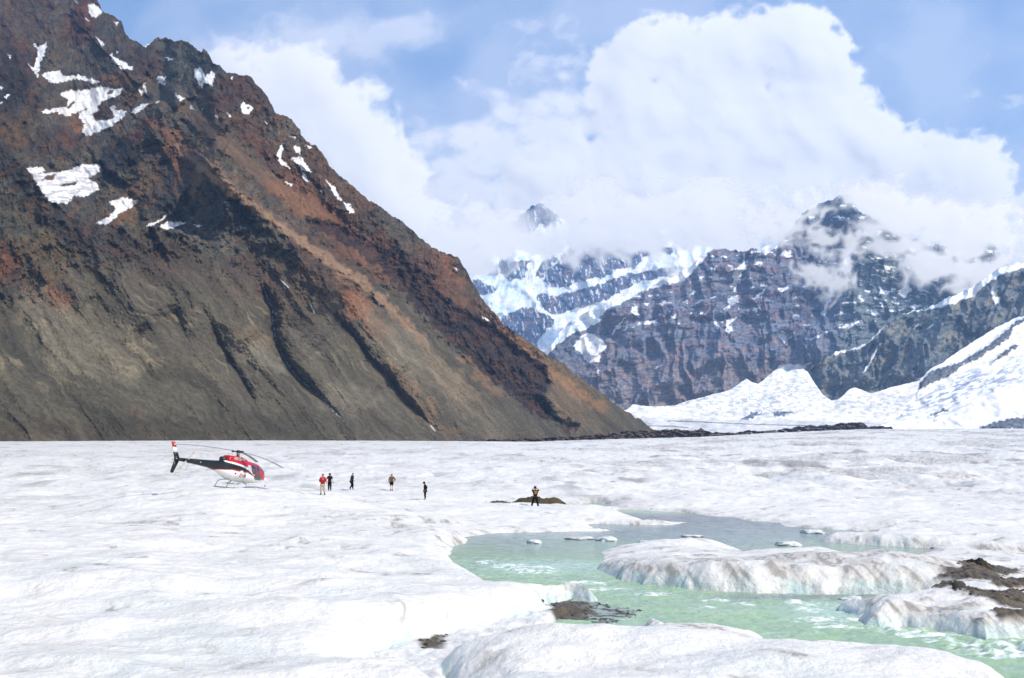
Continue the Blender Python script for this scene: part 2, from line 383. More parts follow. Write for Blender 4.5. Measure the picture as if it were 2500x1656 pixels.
FR = [(.5,.8),(.9,.9),(.8,.7),(1.0,.9),(.8,.5),(.9,.6),(.9,.5),(.8,.5),(.6,.3),(.6,.3),(.7,.7),(.6,.5),(1.1,.7),(.9,.5),(.6,.3),(.8,.5),(.8,.4),(.9,.4),(.6,.4),(1.0,.6),(1.2,.8),(1.2,.7),(1.0,.6),(.8,.5),(1,.6),(.5,.3),(.5,.3)]
for (px, py), (rx, ry) in zip(FO, FR):
    x0, y0 = at_z(px, py, 0.05); g = np.exp(-0.5 * ((WX - x0) / rx) ** 2 - 0.5 * ((WY - y0) / ry) ** 2); foam = np.maximum(foam, g)
    wav = wav + 0.06 * g * (0.4 + pn(WX / .35, WY / .35, 6))
fn = fbm(WX / .55, WY / .35, 5, 231, gain=.62); fn2 = 1 - np.abs(fbm(WX / .45 + WY / .8, WY / .28, 4, 241)) * 2.2
foamm = .8 * ss(.35, 1.15, foam * (0.75 + .75 * fn) + .35 * foam * fn2) + 0.22 * rap * ss(.55, .95, fn2) * ss(0, .5, fbm(WX / 2, WY / 1.5, 3, 251))
green = srgb(164, 194, 152) * .86; teal = srgb(158, 182, 174) * .82; grey = srgb(140, 150, 154) * .72; pale = srgb(182, 208, 200) * .9
up = ss(1300, 1372, wpyy + 18 * fbm(WX / 5, WY / 2.5, 3, 261)); wc = mixc(np.broadcast_to(grey, WX.shape + (3,)), teal, ss(1250, 1330, wpyy + 14 * fbm(WX / 3, WY / 2, 3, 262)) * .75)  # upstream grey: sky reflection painted into the water colour
wc = mixc(wc, green, np.clip(up * (0.8 + 0.3 * fbm(WX / 3.2, WY / 1.2, 2, 271)), 0, 1))
fx, fy = at_z(1370, 1385, 0); wc = mixc(wc, pale, 0.75 * np.exp(-0.5 * ((WX - fx) / 2.2) ** 2 - 0.5 * ((WY - fy) / 1.8) ** 2))
fx, fy = at_z(2060, 1500, 0); wc = mixc(wc, pale, 0.6 * np.exp(-0.5 * ((WX - fx) / 1.6) ** 2 - 0.5 * ((WY - fy) / 1.4) ** 2))
wc = mixc(wc, grey, 0.8 * np.exp(-0.5 * ((wpyy - 1462) / 7) ** 2) * ss(1600, 1900, wpx))
wc = mixc(wc, green, 0.7 * ss(1262, 1250, wpyy))                  # the shallow far edge
wc = mixc(wc, srgb(150, 132, 104), 0.8 * ss(2180, 2330, wpx) * ss(1365, 1350, wpyy))
wc = mixc(wc, np.array([.86, .89, .88]), np.clip(foamm, 0, 1))
wmat, wnt, wp_ = new_mat("river_water_mat")
wa = N(wnt, "ShaderNodeAttribute", attribute_name="col"); wf_ = N(wnt, "ShaderNodeAttribute", attribute_name="foam"); pos = wnt.nodes.new("ShaderNodeNewGeometry").outputs['Position']
wnt.links.new(wa.outputs['Color'], wp_.inputs['Base Color'])
rg = wnt.nodes.new("ShaderNodeMapRange"); rg.inputs[3].default_value = 0.12; rg.inputs[4].default_value = 0.7; wnt.links.new(wf_.outputs['Fac'], rg.inputs[0]); wnt.links.new(rg.outputs[0], wp_.inputs['Roughness'])
mp = wnt.nodes.new("ShaderNodeMapping"); mp.inputs['Scale'].default_value = (1.0, 2.4, 1.0); wnt.links.new(pos, mp.inputs[0])
n = noise_node(wnt, 1.6, 6, .62, mp.outputs[0], .6); b = wnt.nodes.new("ShaderNodeBump"); b.inputs['Distance'].default_value = 0.05; b.inputs['Strength'].default_value = .8
wnt.links.new(n.outputs[0], b.inputs['Height']); wnt.links.new(b.outputs[0], wp_.inputs['Normal']); wp_.inputs['IOR'].default_value = 1.33
water = grid_obj("river_water", WX, WY, wav, wmat, wc, {"foam": np.clip(foamm, 0, 1)}, mask=wm)
tag(water, "pale green meltwater river running over the glacier", kind='structure')
# ================================================================== MOUNTAINS
def mp_(s, ox, oy, *p): return [(ox + a / s, oy + b / s) for a, b in p]
q6 = lambda *p: mp_(2.613, 0, 0, *p)
q7 = lambda *p: mp_(1.479, 0, 500, *p)
q8 = lambda *p: mp_(1.6907, 1100, 450, *p)
def relief(name, xr, nx, ny, top, base, depth, delta, color, mat, label_kind, jag=0.0, jseed=1, back=0.22, jf=1.0, tpow=1.0, flat=None):
    """terrain face whose crest and foot run along given bearings; every vertex gets its own distance, and a far side falls away behind the crest"""
    xs = np.linspace(xr[0], xr[1], nx)
    ty = np.interp(xs, [p[0] for p in top], [p[1] for p in top]); by = np.interp(xs, [p[0] for p in base], [p[1] for p in base])
    if jag: ty = ty + jag * (0.9 * fbm(xs / 26 * jf, xs * 0 + .5, 5, jseed, .6) - 0.8 * ridged(xs / 17 * jf, xs * 0 + .3, 4, jseed + 5) + .4)
    t = np.linspace(0, 1, ny) ** tpow
    PX = np.broadcast_to(xs, (ny, nx)).copy(); PY = by + (ty - by) * t[:, None]
    Yd = depth(PX, PY); dl = delta(PX, PY, Yd)
    if flat is not None:
        fm = flat(PX, PY); sm = dl.copy()
        for _ in range(10): sm[1:-1, 1:-1] = (sm[:-2, 1:-1] + sm[2:, 1:-1] + sm[1:-1, :-2] + sm[1:-1, 2:] + sm[1:-1, 1:-1]) / 5
        dl = dl + (sm - dl) * fm
    X, Y, Z = at(PX, PY, Yd * (1 + dl))
    col = color(PX, PY, dl)
    # far side
    nb = 26; k = np.linspace(0, 1, nb + 1)[1:, None]
    Xb = X[-1] + X[-1] * 0.0 + 0 * k; Yb = Y[-1] * (1 + back * k ** 0.9)
    zb = Z[-1] * (1 - k ** 1.2) + (-20) * k ** 1.2 + 0.03 * Z[-1] * fbm(Xb / 60 + k * 5, Yb / 60, 4, 77) * np.sin(k * pi)
    Xb = X[-1] / Y[-1] * Yb
    X = np.vstack([X, Xb]); Y = np.vstack([Y, Yb]); Z = np.vstack([Z, zb]); col = np.concatenate([col, np.repeat(col[-1:], nb, 0)])
    o = grid_obj(name, X, Y, Z, mat, np.clip(col, .005, .9))
    tag(o, label_kind, kind='structure'); return o
def blobs(PX, PY, base, items, wf=14, ws=40, seed=300):
    """colour patches with broken edges, a few of them painted shade"""
    wx = PX + wf * fbm(PX / ws, PY / ws, 4, seed); wy = PY + wf * fbm(PX / ws, PY / ws, 4, seed + 9)
    col = np.broadcast_to(np.array(base), PX.shape + (3,)).copy()
    for (x, y, rx, ry, ang, c, a) in items:
        m = (np.abs(PX - x) < 3.2 * max(rx, ry)) & (np.abs(PY - y) < 3.2 * max(rx, ry))
        if not m.any(): continue
        cs, sn = cos(radians(ang)), sin(radians(ang)); dx = wx[m] - x; dy = wy[m] - y
        g = np.exp(-0.5 * (((dx * cs + dy * sn) / rx) ** 2 + ((-dx * sn + dy * cs) / ry) ** 2))
        g = ss(.25, .75, g) * a
        col[m] = col[m] + (np.array(c) - col[m]) * g[:, None]
    return col
def polymask(PX, PY, polys, soft=1.2, wf=3.0, ws=9, seed=400, hard=0):
    wx = PX + wf * fbm(PX / ws, PY / ws, 3, seed); wy = PY + wf * fbm(PX / ws, PY / ws, 3, seed + 7)
    m = np.zeros(PX.shape)
    for p in polys: m = np.maximum(m, ss(-soft, soft, sdf_box(wx, wy, p, 12)))
    return m
rock_mat = terrain_mat("mountain_rock_mat", 0.95, [(0.08, 1.6, 8), (0.4, .8, 6)], [(0.05, .84, 1.16), (0.3, .66, 1.34)], spec=0.12)
far_mat = terrain_mat("massif_rock_mat", 0.95, [(0.02, 3.5, 8)], [(0.012, 1.05, 1.45), (0.05, 1.0, 1.45)], spec=0.1)
snow_c = np.array([.68, .66, .63])

# ---------------- the big brown mountain on the left
TOPL = [(-400,-330),(-60,-330),(60,-300),(170,-160)] + [(237,0),(249,23),(268,33),(297,50),(306,77),(316,99),(329,103),(354,111),(367,107),(383,89),(396,95),(413,94),(425,101),(440,96),(463,105),(482,122),(492,126),(497.5,114),(509,130),(520,153),(540,165),(555,180),(574,178),(612,187),(628,210),(651,230),(673,272),(700,287),(712,289),(733,318),(735,333),(754,348),(784,367),(804,402),(842,440),(880,471),(900,490),(945,515),(993,549),(1030,583),(1056,602),(1090,618),(1120,634),(1146,676),(1172,718),(1200,760),(1225,787),(1270,818),(1341,866),(1400,908),(1458,951),(1531,1009),(1575,1034),(1600,1049),(1622,1058),(1660,1064),(1700,1085)]
BASEL = [(-400,1110),(1300,1098),(1500,1090),(1622,1080),(1660,1076),(1700,1092)]
FRONT = q6((-300,700),(0,930),(60,990),(170,1080),(230,1150),(270,1240),(340,1290),(430,1350),(500,1390),(600,1435),(740,1437),(870,1427),(950,1440),(1100,1470),(1200,1500),(1320,1560))
MID = [(150,352),(185,345),(207,333),(232,318),(260,310),(285,292),(306,283),(345,262),(383,253),(410,262),(440,285)]
MCR = [(383,253),(430,300),(470,345),(517,398),(560,435),(600,471),(640,520),(689,566),(740,620),(800,690),(870,760)]
MCR2 = [(383,318),(340,350),(300,385),(262,425)]
NCR = [(517,398),(480,440),(430,480),(390,520),(350,540)]
UPC = [(180,0),(225,70),(262,135),(300,185),(350,215)]
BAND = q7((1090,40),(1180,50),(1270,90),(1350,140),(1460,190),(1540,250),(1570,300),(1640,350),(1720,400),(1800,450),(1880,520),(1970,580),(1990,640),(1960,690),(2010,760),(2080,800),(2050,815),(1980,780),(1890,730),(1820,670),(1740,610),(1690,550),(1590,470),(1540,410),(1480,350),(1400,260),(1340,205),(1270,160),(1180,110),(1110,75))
GUL = [([(639,689),(650,720),(664,750),(667,790),(672,825),(696,879),(723,919),(771,960),(825,1014),(860,1050)], .012, 10, 26),
       ([(514,784),(541,845),(565,885),(588,919),(615,973),(650,1030)], .009, 8, 26),
       ([(811,764),(850,805),(879,838),(905,880),(947,919),(980,966),(1020,1005),(1055,1041),(1100,1070)], .013, 10, 30),
       ([(425,752),(440,780),(450,815),(470,850)], .007, 8, 34), ([(510,953),(541,987),(560,1010)], .003, 5, 14),
       ([(600,880),(640,915),(700,980)], .004, 6, 20), ([(740,930),(800,985)], .003, 6, 16),
       ([(1150,870),(1210,930),(1280,1000),(1340,1055)], .006, 10, 30), ([(40,770),(110,850),(170,920)], .006, 10, 60),
       ([(60,900),(120,960),(180,1030)], .003, 10, 40), ([(300,830),(350,890),(400,960)], .003, 10, 50)]
def depthL(PX, PY):
    inv = np.interp(PX, [-400, 1700], [1 / 520.0, 1 / 1900.0]); D0 = 1 / inv
    e = tan_el(PY); ta = 0.62 + 0.10 * ss(-100, 700, PX)
    return D0 * ta / np.maximum(ta - e, .10)
def rockmask(PX, PY):
    ln = np.interp(PX, [-400, 0, 100, 180, 300, 480, 600, 700, 800, 900, 1000, 1100, 1200, 1300], [860, 790, 725, 680, 670, 660, 640, 670, 710, 740, 740, 720, 790, 850])
    r = ss(25, -60, PY - ln + 60 * fbm(PX / 70, PY / 70, 4, 501))
    ty = np.interp(PX, [p[0] for p in TOPL], [p[1] for p in TOPL])
    r = np.maximum(r, ss(70, 30, (PY - ty)) * ss(1500, 1250, PX) * .8)
    b = sdf_box(PX, PY, BAND, 60); r = np.maximum(r, ss(-14, 4, b + 10 * fbm(PX / 20, PY / 20, 3, 5)))
    # talus lanes that cut the rock
    for (pl, wd) in (([(400,330),(470,385),(560,460),(650,520),(760,600),(900,690),(1000,790)], 17), ([(420,235),(500,310),(600,390),(700,470),(800,540)], 22), ([(330,200),(400,225)], 20), ([(650,440),(800,560),(900,640)], 26)):
        dd, _, _ = line_d(PX, PY, pl); r = r * (1 - .8 * ss(wd * 1.3, wd * .5, dd + 8 * fbm(PX / 25, PY / 25, 3, 8)))
    return np.clip(r, 0, 1)
def deltaL(PX, PY, Yd):
    d = np.zeros(PX.shape); wxx = PX + 7 * fbm(PX / 30, PY / 30, 4, 510); wyy = PY + 7 * fbm(PX / 30, PY / 30, 4, 517)
    yc = np.interp(wxx, [p[0] for p in FRONT], [p[1] for p in FRONT]); f1 = ss(560, 440, PX)
    d += 0.13 * ss(0, 10, yc - wyy) * f1 - 0.03 * np.exp(-np.abs(yc - wyy) / 60) * f1 * (wyy > yc)
    ym = np.interp(wxx, [p[0] for p in MID], [p[1] for p in MID]); f2 = ss(130, 170, PX) * ss(440, 385, PX)
    d += 0.10 * ss(0, 9, ym - wyy) * f2
    def crest(pl, a, wl, wr):
        nonlocal d
        dd, s, t = line_d(wxx, wyy, pl)
        wd = np.where(s > 0, wl, wr)      # + side lies below / to the left of a line drawn towards the lower right
        d = d - a * np.exp(-(dd / wd) ** 1.2) * ss(0, .06, t + .03) * ss(1.0, .9, t)
    crest(MCR, .095, 85, 170); crest(MCR2, .055, 50, 60); crest(NCR, .050, 45, 70); crest(UPC, .060, 70, 110)
    crest([(640,250),(690,330),(740,400),(820,480),(920,560)], .030, 45, 80); crest([(360,108),(400,190),(450,260)], .032, 40, 50)
    crest([(497,125),(500,190),(520,260),(560,330)], .034, 38, 45); crest([(100,430),(190,560),(300,700),(380,800)], .030, 70, 90)
    crest([(0,560),(120,680),(230,730)], .022, 45, 70); crest([(230,560),(400,660),(520,760),(600,860)], .024, 70, 80); crest([(560,640),(700,740),(790,850)], .016, 50, 60); crest([(690,600),(820,740),(900,860),(960,940)], .020, 50, 70); crest([(930,560),(1040,700),(1130,800)], .02, 40, 60)
    # bowls holding the old snow
    for (x, y, rx, ry, a) in ((190,275,90,50,.03),(160,450,80,50,.035),(300,360,50,45,.02),(280,520,60,28,.02),(700,380,30,60,.01)):
        d += a * np.exp(-0.5 * ((PX - x) / rx) ** 2 - 0.5 * ((PY - y) / ry) ** 2)
    for gi, (pl, a, w1, w2) in enumerate(GUL):
        a = a * (2.2 if gi < 3 else 1.4)
        dd, s, t = line_d(PX + 3 * fbm(PX / 14, PY / 14, 3, 3), PY, pl); wd = np.where(s > 0, w2 * 1.2, w1)
        fade = ss(0, .15, t + .04) * ss(1.0, .7, t)
        d = d + a * np.exp(-(dd / wd) ** 1.1) * fade - .25 * a * np.exp(-((dd - w2 * 1.5) / w2) ** 2) * fade
    b = sdf_box(wxx, wyy, BAND, 80, -100); d += 0.014 * ss(-4, 18, b) + .006 * ss(-30, 0, b)
    rk = rockmask(PX, PY)
    # rock: broken ridges running down the fall line, finer ones on top; scree: soft runnels
    u = PX * .80 - PY * .60 + 9 * fbm(PX / 110, PY / 110, 2, 523); v = PX * .60 + PY * .80
    R = 0.020 * (0.5 - ridged(u / 105, v / 260, 6, 531, .50)) + 0.012 * (0.5 - ridged(PX / 46, PY / 60, 6, 541, .52)) + 0.0042 * fbm(PX / 14, PY / 14, 5, 551, .55)
    Sc = 0.0045 * (0.5 - ridged(u / 34, v / 420, 4, 561)) + 0.0120 * fbm(u / 110, v / 420, 3, 571) + 0.0012 * fbm(PX / 6, PY / 6, 4, 581)
    mid = ss(1060, 700, PY) * (1 - rk); Sc = Sc + mid * 0.0030 * fbm(u / 26, v / 60, 5, 591)
    d = d + R * rk + Sc * (1 - rk * .7)
    ty = np.interp(PX, [p[0] for p in TOPL], [p[1] for p in TOPL])
    return d * ss(1640, 1560, PX) + 0.0
brown = srgb(100, 80, 66); dbrown = srgb(72, 54, 47); rust = srgb(124, 88, 62); olive = srgb(98, 93, 79); oliveL = srgb(138, 130, 110); green = srgb(92, 96, 90); slate = srgb(70, 76, 80); tan = srgb(134, 112, 88); black = srgb(44, 38, 40); purple = srgb(86, 64, 56); grav = srgb(118, 114, 104); dark = srgb(58, 52, 50)
SNOWL = [q6(*p) for p in (
 [(560,30),(600,25),(650,70),(640,90),(610,115),(570,90)],[(215,275),(240,300),(300,270),(290,330),(255,400),(245,500),(180,410),(215,430),(245,340)],
 [(260,480),(300,465),(380,450),(410,490),(500,480),(640,520),(600,535),(500,500),(440,515),(400,525),(330,530)],[(690,340),(740,370),(800,400),(850,440),(770,440),(730,400)],
 [(255,710),(420,680),(440,640),(380,600),(450,575),(520,580),(650,548),(730,570),(790,565),(770,600),(650,650),(620,690),(550,690),(510,710),(430,740),(350,715),(300,725)],
 [(500,720),(600,680),(640,700),(590,730),(610,770),(680,770),(730,750),(700,680),(730,670),(740,700),(805,710),(800,740),(700,810),(560,865),(525,850),(540,790),(510,760)],
 [(880,570),(925,530),(940,600),(900,605)],[(835,715),(900,665),(965,660),(930,680),(860,725)],[(1240,440),(1280,430),(1310,490),(1350,450),(1375,480),(1350,550),(1310,520),(1290,565),(1245,500)],
 [(1000,490),(1060,490),(1040,530),(1060,545),(1010,530)],[(1110,590),(1180,630),(1150,645)],[(1545,650),(1620,690),(1580,730),(1550,725),(1535,690)],
 [(1765,990),(1800,910),(1805,960),(1790,1010),(1860,1080),(1790,1050)],[(1850,1010),(1920,1000),(1990,1100),(1930,1090),(1980,1170),(1940,1150),(1910,1060)],[(1870,930),(1920,940),(1910,990),(1880,960)],
 [(2075,1145),(2130,1190),(2185,1280),(2150,1270),(2110,1200)],[(2190,1290),(2230,1310),(2268,1360),(2220,1340)],
 [(165,1070),(260,1065),(290,1090),(220,1110),(330,1100),(430,1090),(530,1050),(640,1045),(630,1100),(560,1140),(620,1170),(630,1210),(540,1255),(470,1250),(430,1300),(330,1290),(280,1240),(230,1160),(200,1110)],
 [(600,1430),(700,1380),(740,1330),(700,1290),(780,1260),(880,1280),(850,1320),(770,1360),(690,1430)],[(930,1440),(1000,1410),(1060,1370),(1050,1400),(980,1440)],[(1010,1445),(1070,1415),(1190,1420),(1100,1460),(1060,1465)],
 [(1230,1430),(1290,1440),(1270,1450)],[(900,285),(960,262),(960,280),(930,296)],[(1800,1150),(1870,1180),(1850,1185)],[(610,235),(670,280),(650,295)],[(50,345),(70,360),(65,385)],[(25,620),(65,595),(40,630)],
 [(0,550),(18,560),(5,580)],[(0,655),(20,650),(8,668)],[(1450,720),(1480,745),(1460,745)],[(1375,740),(1390,735),(1385,770)],[(1692,775),(1712,790),(1700,795)],[(1470,495),(1490,492),(1482,510)],[(730,140),(752,145),(745,165)],
 [(1210,670),(1250,700),(1215,690)],[(1050,360),(1100,378),(1075,385)],[(1945,925),(1990,940),(1975,948)],[(1845,865),(1890,875),(1880,885)],[(1280,690),(1295,690),(1290,708)],[(2040,1215),(2058,1218),(2050,1235)],[(475,0),(495,0),(495,25)],[(540,115),(570,130),(555,135)],
 [(1015,235),(1050,238),(1020,250)],[(985,655),(1015,645),(1005,662)],[(740,325),(760,330),(750,343)])]
SNOWL += [q7([1640,228][0:2] and (1640,226),(1652,232),(1645,238)), q7((1735,400),(1768,420),(1752,418)), q7((1245,0),(1283,28),(1262,32))]
def snowL(PX, PY):
    m = polymask(PX, PY, SNOWL, 0.9, 3.2, 8, 601)
    holes = [q6((700,575),(730,570),(715,600),(680,600)), q6((330,500),(345,500),(340,508)), q6((300,1120),(355,1110),(340,1150),(260,1150)), q6((380,1180),(500,1155),(480,1180),(400,1190)), q6((1575,685),(1595,685),(1590,698),(1578,696)), q6((420,690),(470,640),(480,650),(440,700))]
    m = m * (1 - polymask(PX, PY, holes, 1.0, 2.0, 8, 605))
    return m
def colorL(PX, PY, dl):
    it = [(150,60,230,120,40,srgb(104,86,74),.9),(60,110,50,140,15,srgb(92,62,50),.8),(185,75,26,90,30,srgb(104,62,48),.85),(190,170,70,60,20,srgb(104,100,88),.9),(100,60,60,50,0,srgb(108,98,86),.7),(290,90,50,90,35,srgb(84,80,74),.8),(350,170,40,50,20,srgb(78,60,54),.8),
     (440,150,60,40,20,green * .9,.85),(515,160,22,35,10,slate * .9,.85),(580,240,60,70,45,purple,.9),(640,290,50,80,45,srgb(104,82,66),.8),(700,330,30,50,50,srgb(120,108,90),.75),(700,430,60,60,45,purple,.8),(800,460,60,120,-45,srgb(112,82,62),.8),
     (30,260,60,60,0,dark * .8,.9),(25,180,30,60,0,dark,.8),(160,290,60,30,0,srgb(140,92,60),.8),(165,330,35,20,-30,srgb(160,100,64),.9),(130,300,40,25,0,srgb(104,102,92),.9),(100,345,110,30,0,srgb(80,64,54),.7),(40,310,40,40,0,srgb(116,92,58),.6),
     (240,265,30,22,0,srgb(86,56,42),.95),(230,248,26,12,-10,srgb(106,70,48),.9),(300,205,60,22,0,srgb(124,90,60),.8),(380,215,50,28,20,srgb(112,98,82),.9),(430,250,70,26,45,srgb(104,100,90),.85),(400,285,50,30,30,srgb(100,98,86),.9),(330,330,50,18,-40,srgb(124,78,52),.8),(430,335,60,14,40,srgb(140,98,70),.85),
     (300,380,50,40,-30,dark * .75,.95),(270,400,40,25,-20,slate * .7,.8),(430,390,40,34,0,srgb(142,96,54),.85),(400,410,22,60,15,srgb(104,74,52),.6),(480,420,40,60,30,srgb(112,84,58),.7),(512,440,34,46,20,slate * .75,.9),(440,500,40,50,20,slate * .8,.8),(560,520,60,50,30,slate * .85,.85),(400,460,26,60,10,slate * .7,.7),(340,480,30,50,40,srgb(120,94,66),.8),  # first two: shadow on the middle spur's left face, painted as dark colour
     (470,470,20,50,30,srgb(148,120,88),.6),(290,530,50,16,-20,srgb(140,106,70),.9),(250,470,60,26,-35,srgb(96,90,82),.8),(130,430,60,16,0,srgb(120,94,74),.7),
     (560,440,14,110,-48,srgb(134,112,92),.95),(700,560,16,140,-48,srgb(118,100,86),.9),(640,390,34,150,-48,srgb(112,78,58),.9),(820,560,34,160,-48,srgb(134,90,64),.85),(560,330,20,140,-46,srgb(98,90,78),.8),(960,640,26,120,-50,srgb(130,86,60),.8),(900,560,26,80,-45,srgb(96,74,62),.7),
     (1080,690,36,90,-35,srgb(120,84,62),.85),(1100,650,20,50,-35,srgb(146,96,60),.7),(1190,790,18,60,-40,srgb(100,74,58),.8),(1290,860,16,150,-48,srgb(148,108,78),.95),(1400,930,24,110,-50,srgb(130,112,86),.9),(1480,1000,60,40,-40,srgb(112,104,82),.9),(1380,980,30,70,-30,srgb(140,118,88),.6),
     (40,600,60,120,20,srgb(92,88,72),.7),(60,690,120,18,35,srgb(146,84,48),.95),(30,650,50,16,60,srgb(150,84,46),.85),(110,690,70,18,30,srgb(88,60,48),.9),(140,720,26,14,40,srgb(160,96,54),.9),(40,720,30,50,0,srgb(78,70,62),.7),(110,620,60,60,30,srgb(112,96,66),.6),
     (350,620,120,40,20,srgb(92,78,66),.8),(250,580,80,40,30,srgb(84,78,70),.8),(500,575,60,24,20,grav,.85),(420,600,60,26,20,srgb(90,84,74),.8),(560,640,70,30,30,srgb(92,92,86),.7),(330,690,50,30,30,srgb(100,92,80),.6),(620,670,60,40,20,srgb(92,72,60),.7),(700,700,60,60,40,srgb(104,84,70),.6),
     (800,650,50,100,-40,srgb(104,80,64),.8),(880,760,18,60,-45,srgb(168,112,70),.9),(925,800,30,14,40,srgb(176,108,60),.9),(860,700,14,70,-45,srgb(150,110,80),.8),(780,740,60,30,40,srgb(110,96,80),.6),(960,840,40,90,-42,srgb(122,114,96),.8),(1050,900,26,110,-42,srgb(132,124,104),.8),(1130,960,24,120,-42,srgb(140,124,98),.7),
     (1020,980,20,110,-42,srgb(136,112,84),.6),(1170,900,14,70,-42,srgb(148,116,82),.7),(1190,890,26,20,0,srgb(140,118,90),.7),(1230,1030,90,24,20,srgb(110,104,88),.8),(1320,1050,60,16,10,srgb(104,100,84),.7),
     (620,830,50,24,20,srgb(128,112,86),.7),(640,870,60,20,30,srgb(132,128,112),.7),(760,850,50,50,0,srgb(104,98,84),.6),(840,970,70,24,10,srgb(130,124,108),.6),(560,700,60,50,20,srgb(104,94,80),.5),(120,800,50,110,-25,oliveL,.75),(200,860,90,80,-25,srgb(126,120,102),.7),(280,900,70,60,-25,srgb(122,116,98),.6),(90,730,20,80,-25,srgb(120,114,100),.6),
     (200,980,260,50,0,srgb(88,86,72),.7),(60,860,40,60,-20,srgb(76,76,66),.6),(600,1040,300,26,0,srgb(86,82,70),.8),(200,1050,300,24,0,srgb(84,78,64),.8),(430,940,60,60,0,srgb(98,94,80),.5),(320,1010,20,10,0,srgb(120,100,80),.4)]
    it += [(30,650,60,40,0,srgb(96,78,64),.55),(120,700,60,26,30,srgb(96,82,68),.5),(40,430,26,60,-30,dark,.9),(100,510,26,70,-45,srgb(70,62,54),.9),(170,570,26,60,-50,srgb(72,64,58),.9),(260,600,70,24,10,srgb(78,68,62),.8),(380,610,60,16,5,srgb(80,70,64),.6)]  # dark ones along the front crest paint its shade into the colour
    c = blobs(PX, PY, olive, it, 20, 38, 610)
    g_ = c.mean(-1, keepdims=True); c = g_ + (c - g_) * .78
    rk = rockmask(PX, PY)
    # scree streaks down the fall line
    slope = np.interp(PX, [0, 500, 1200], [.25, .62, .80]); L = np.sqrt(1 + slope ** 2)
    u = (PX - PY * slope) / L + 10 * fbm(PX / 80, PY / 80, 3, 621); v = (PX * slope + PY) / L
    st = fbm(u / 7, v / 150, 5, 631, .6); st2 = fbm(u / 26, v / 300, 4, 641)
    c = c * (1 + (0.24 * st + 0.26 * st2)[..., None] * (1 - .6 * rk)[..., None])
    light = ss(.15, .6, st) * ss(.0, .5, fbm(PX / 120, PY / 60, 3, 651)) * (1 - rk) * ss(1000, 850, PY) * ss(620, 760, PY); c = mixc(c, oliveL * 1.15, light * .75)
    # rock mottling
    m1 = fbm(PX / 22, PY / 18, 5, 661, .62); m2 = fbm(PX / 6, PY / 5, 4, 671, .6); m3 = fbm(PX / 34 + 9, PY / 30, 5, 681, .62)
    m4 = fbm(PX / 2.6, PY / 2.4, 3, 675, .6)
    c = c * (.80 - .04 * rk)[..., None] * (1 + (rk * (.36 * m1 + .36 * m2 + .34 * m4) + (1 - rk) * (.08 * m2 + .09 * m4))[..., None])
    c = mixc(c, rust * .85, rk * ss(.32, .65, m3) * .35); c = mixc(c, slate, rk * ss(.35, .6, -m3) * .5); c = mixc(c, dark, rk * ss(.35, .75, -m1) * .25)
    for (pl, wd, cc, a_) in (([(400,335),(470,390),(560,462),(650,525),(760,605),(900,700),(1000,800),(1080,880)], 13, srgb(150,126,104), .8), ([(420,240),(500,312),(600,392),(700,470),(800,545)], 22, srgb(118,98,82), .6), ([(640,430),(760,520),(880,610),(980,700)], 26, srgb(132,98,74), .6), ([(1190,790),(1290,870),(1400,950),(1500,1020)], 16, srgb(150,118,86), .7)):
        dd, _, t = line_d(PX, PY, pl); c = mixc(c, cc * (1 + .2 * st + .12 * m4)[..., None], ss(wd * 1.2, wd * .35, dd + 10 * fbm(PX / 28, PY / 28, 4, 9)) * ss(0, .1, t) * ss(1, .85, t) * a_)
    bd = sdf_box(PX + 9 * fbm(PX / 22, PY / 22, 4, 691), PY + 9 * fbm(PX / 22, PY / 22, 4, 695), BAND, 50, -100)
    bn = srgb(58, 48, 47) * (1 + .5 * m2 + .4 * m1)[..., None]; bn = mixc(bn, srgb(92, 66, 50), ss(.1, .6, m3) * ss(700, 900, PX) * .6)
    c = mixc(c, bn, ss(-3, 4, bd) * .93)  # dark rock band, its colour deepened for the shade on its wall
    c = c * np.array([.86, .79, .685]) * (1 - .0 * rk)[..., None]
    # loose stones
    stn = pn(PX / 1.9, PY / 1.7, 7) ; c = mixc(c, srgb(150, 142, 126), ss(.52, .62, stn) * (1 - rk) * ss(740, 1000, PY) * .6)
    # gully stream
    dd, _, t = line_d(PX + 1.6 * fbm(PX / 7, PY / 9, 2, 3), PY, GUL[0][0]); c = mixc(c, np.array([.5, .52, .53]), ss(1.8, .8, dd) * ss(1, .8, t) * ss(-.35, .1, fbm(PX / 9, PY / 9, 2, 12)) * .9)
    for seg in ([(684,683),(704,702)], [(756,740),(768,765)], [(1052,1040),(1062,1052)]):
        dd, _, _ = line_d(PX, PY, seg); c = mixc(c, np.array([.5, .52, .54]), ss(2.2, 1.0, dd + pn(PX / 3, PY / 3, 4)) * .8)
    s = snowL(PX, PY); sc = mixc(np.broadcast_to(np.array([.80, .785, .76]), c.shape), srgb(205, 196, 184), ss(.1, .6, fbm(PX / 14, PY / 20, 4, 701)) * .6)
    low = ss(390, 420, PY) * ss(300, 200, PX); sc = mixc(sc, srgb(170, 168, 172), low * ss(-.1, .4, fbm(PX / 30, PY / 8, 4, 711)) * .8)
    return mixc(c, sc, s)
relief("mountain", (-400, 1700), 1500, 820, TOPL, BASEL, depthL, deltaL, colorL, rock_mat, "steep brown rocky mountain with scree slopes and old snow patches", jag=5.0, jseed=3, back=.55, flat=lambda a, b: .85 * snowL(a, b))

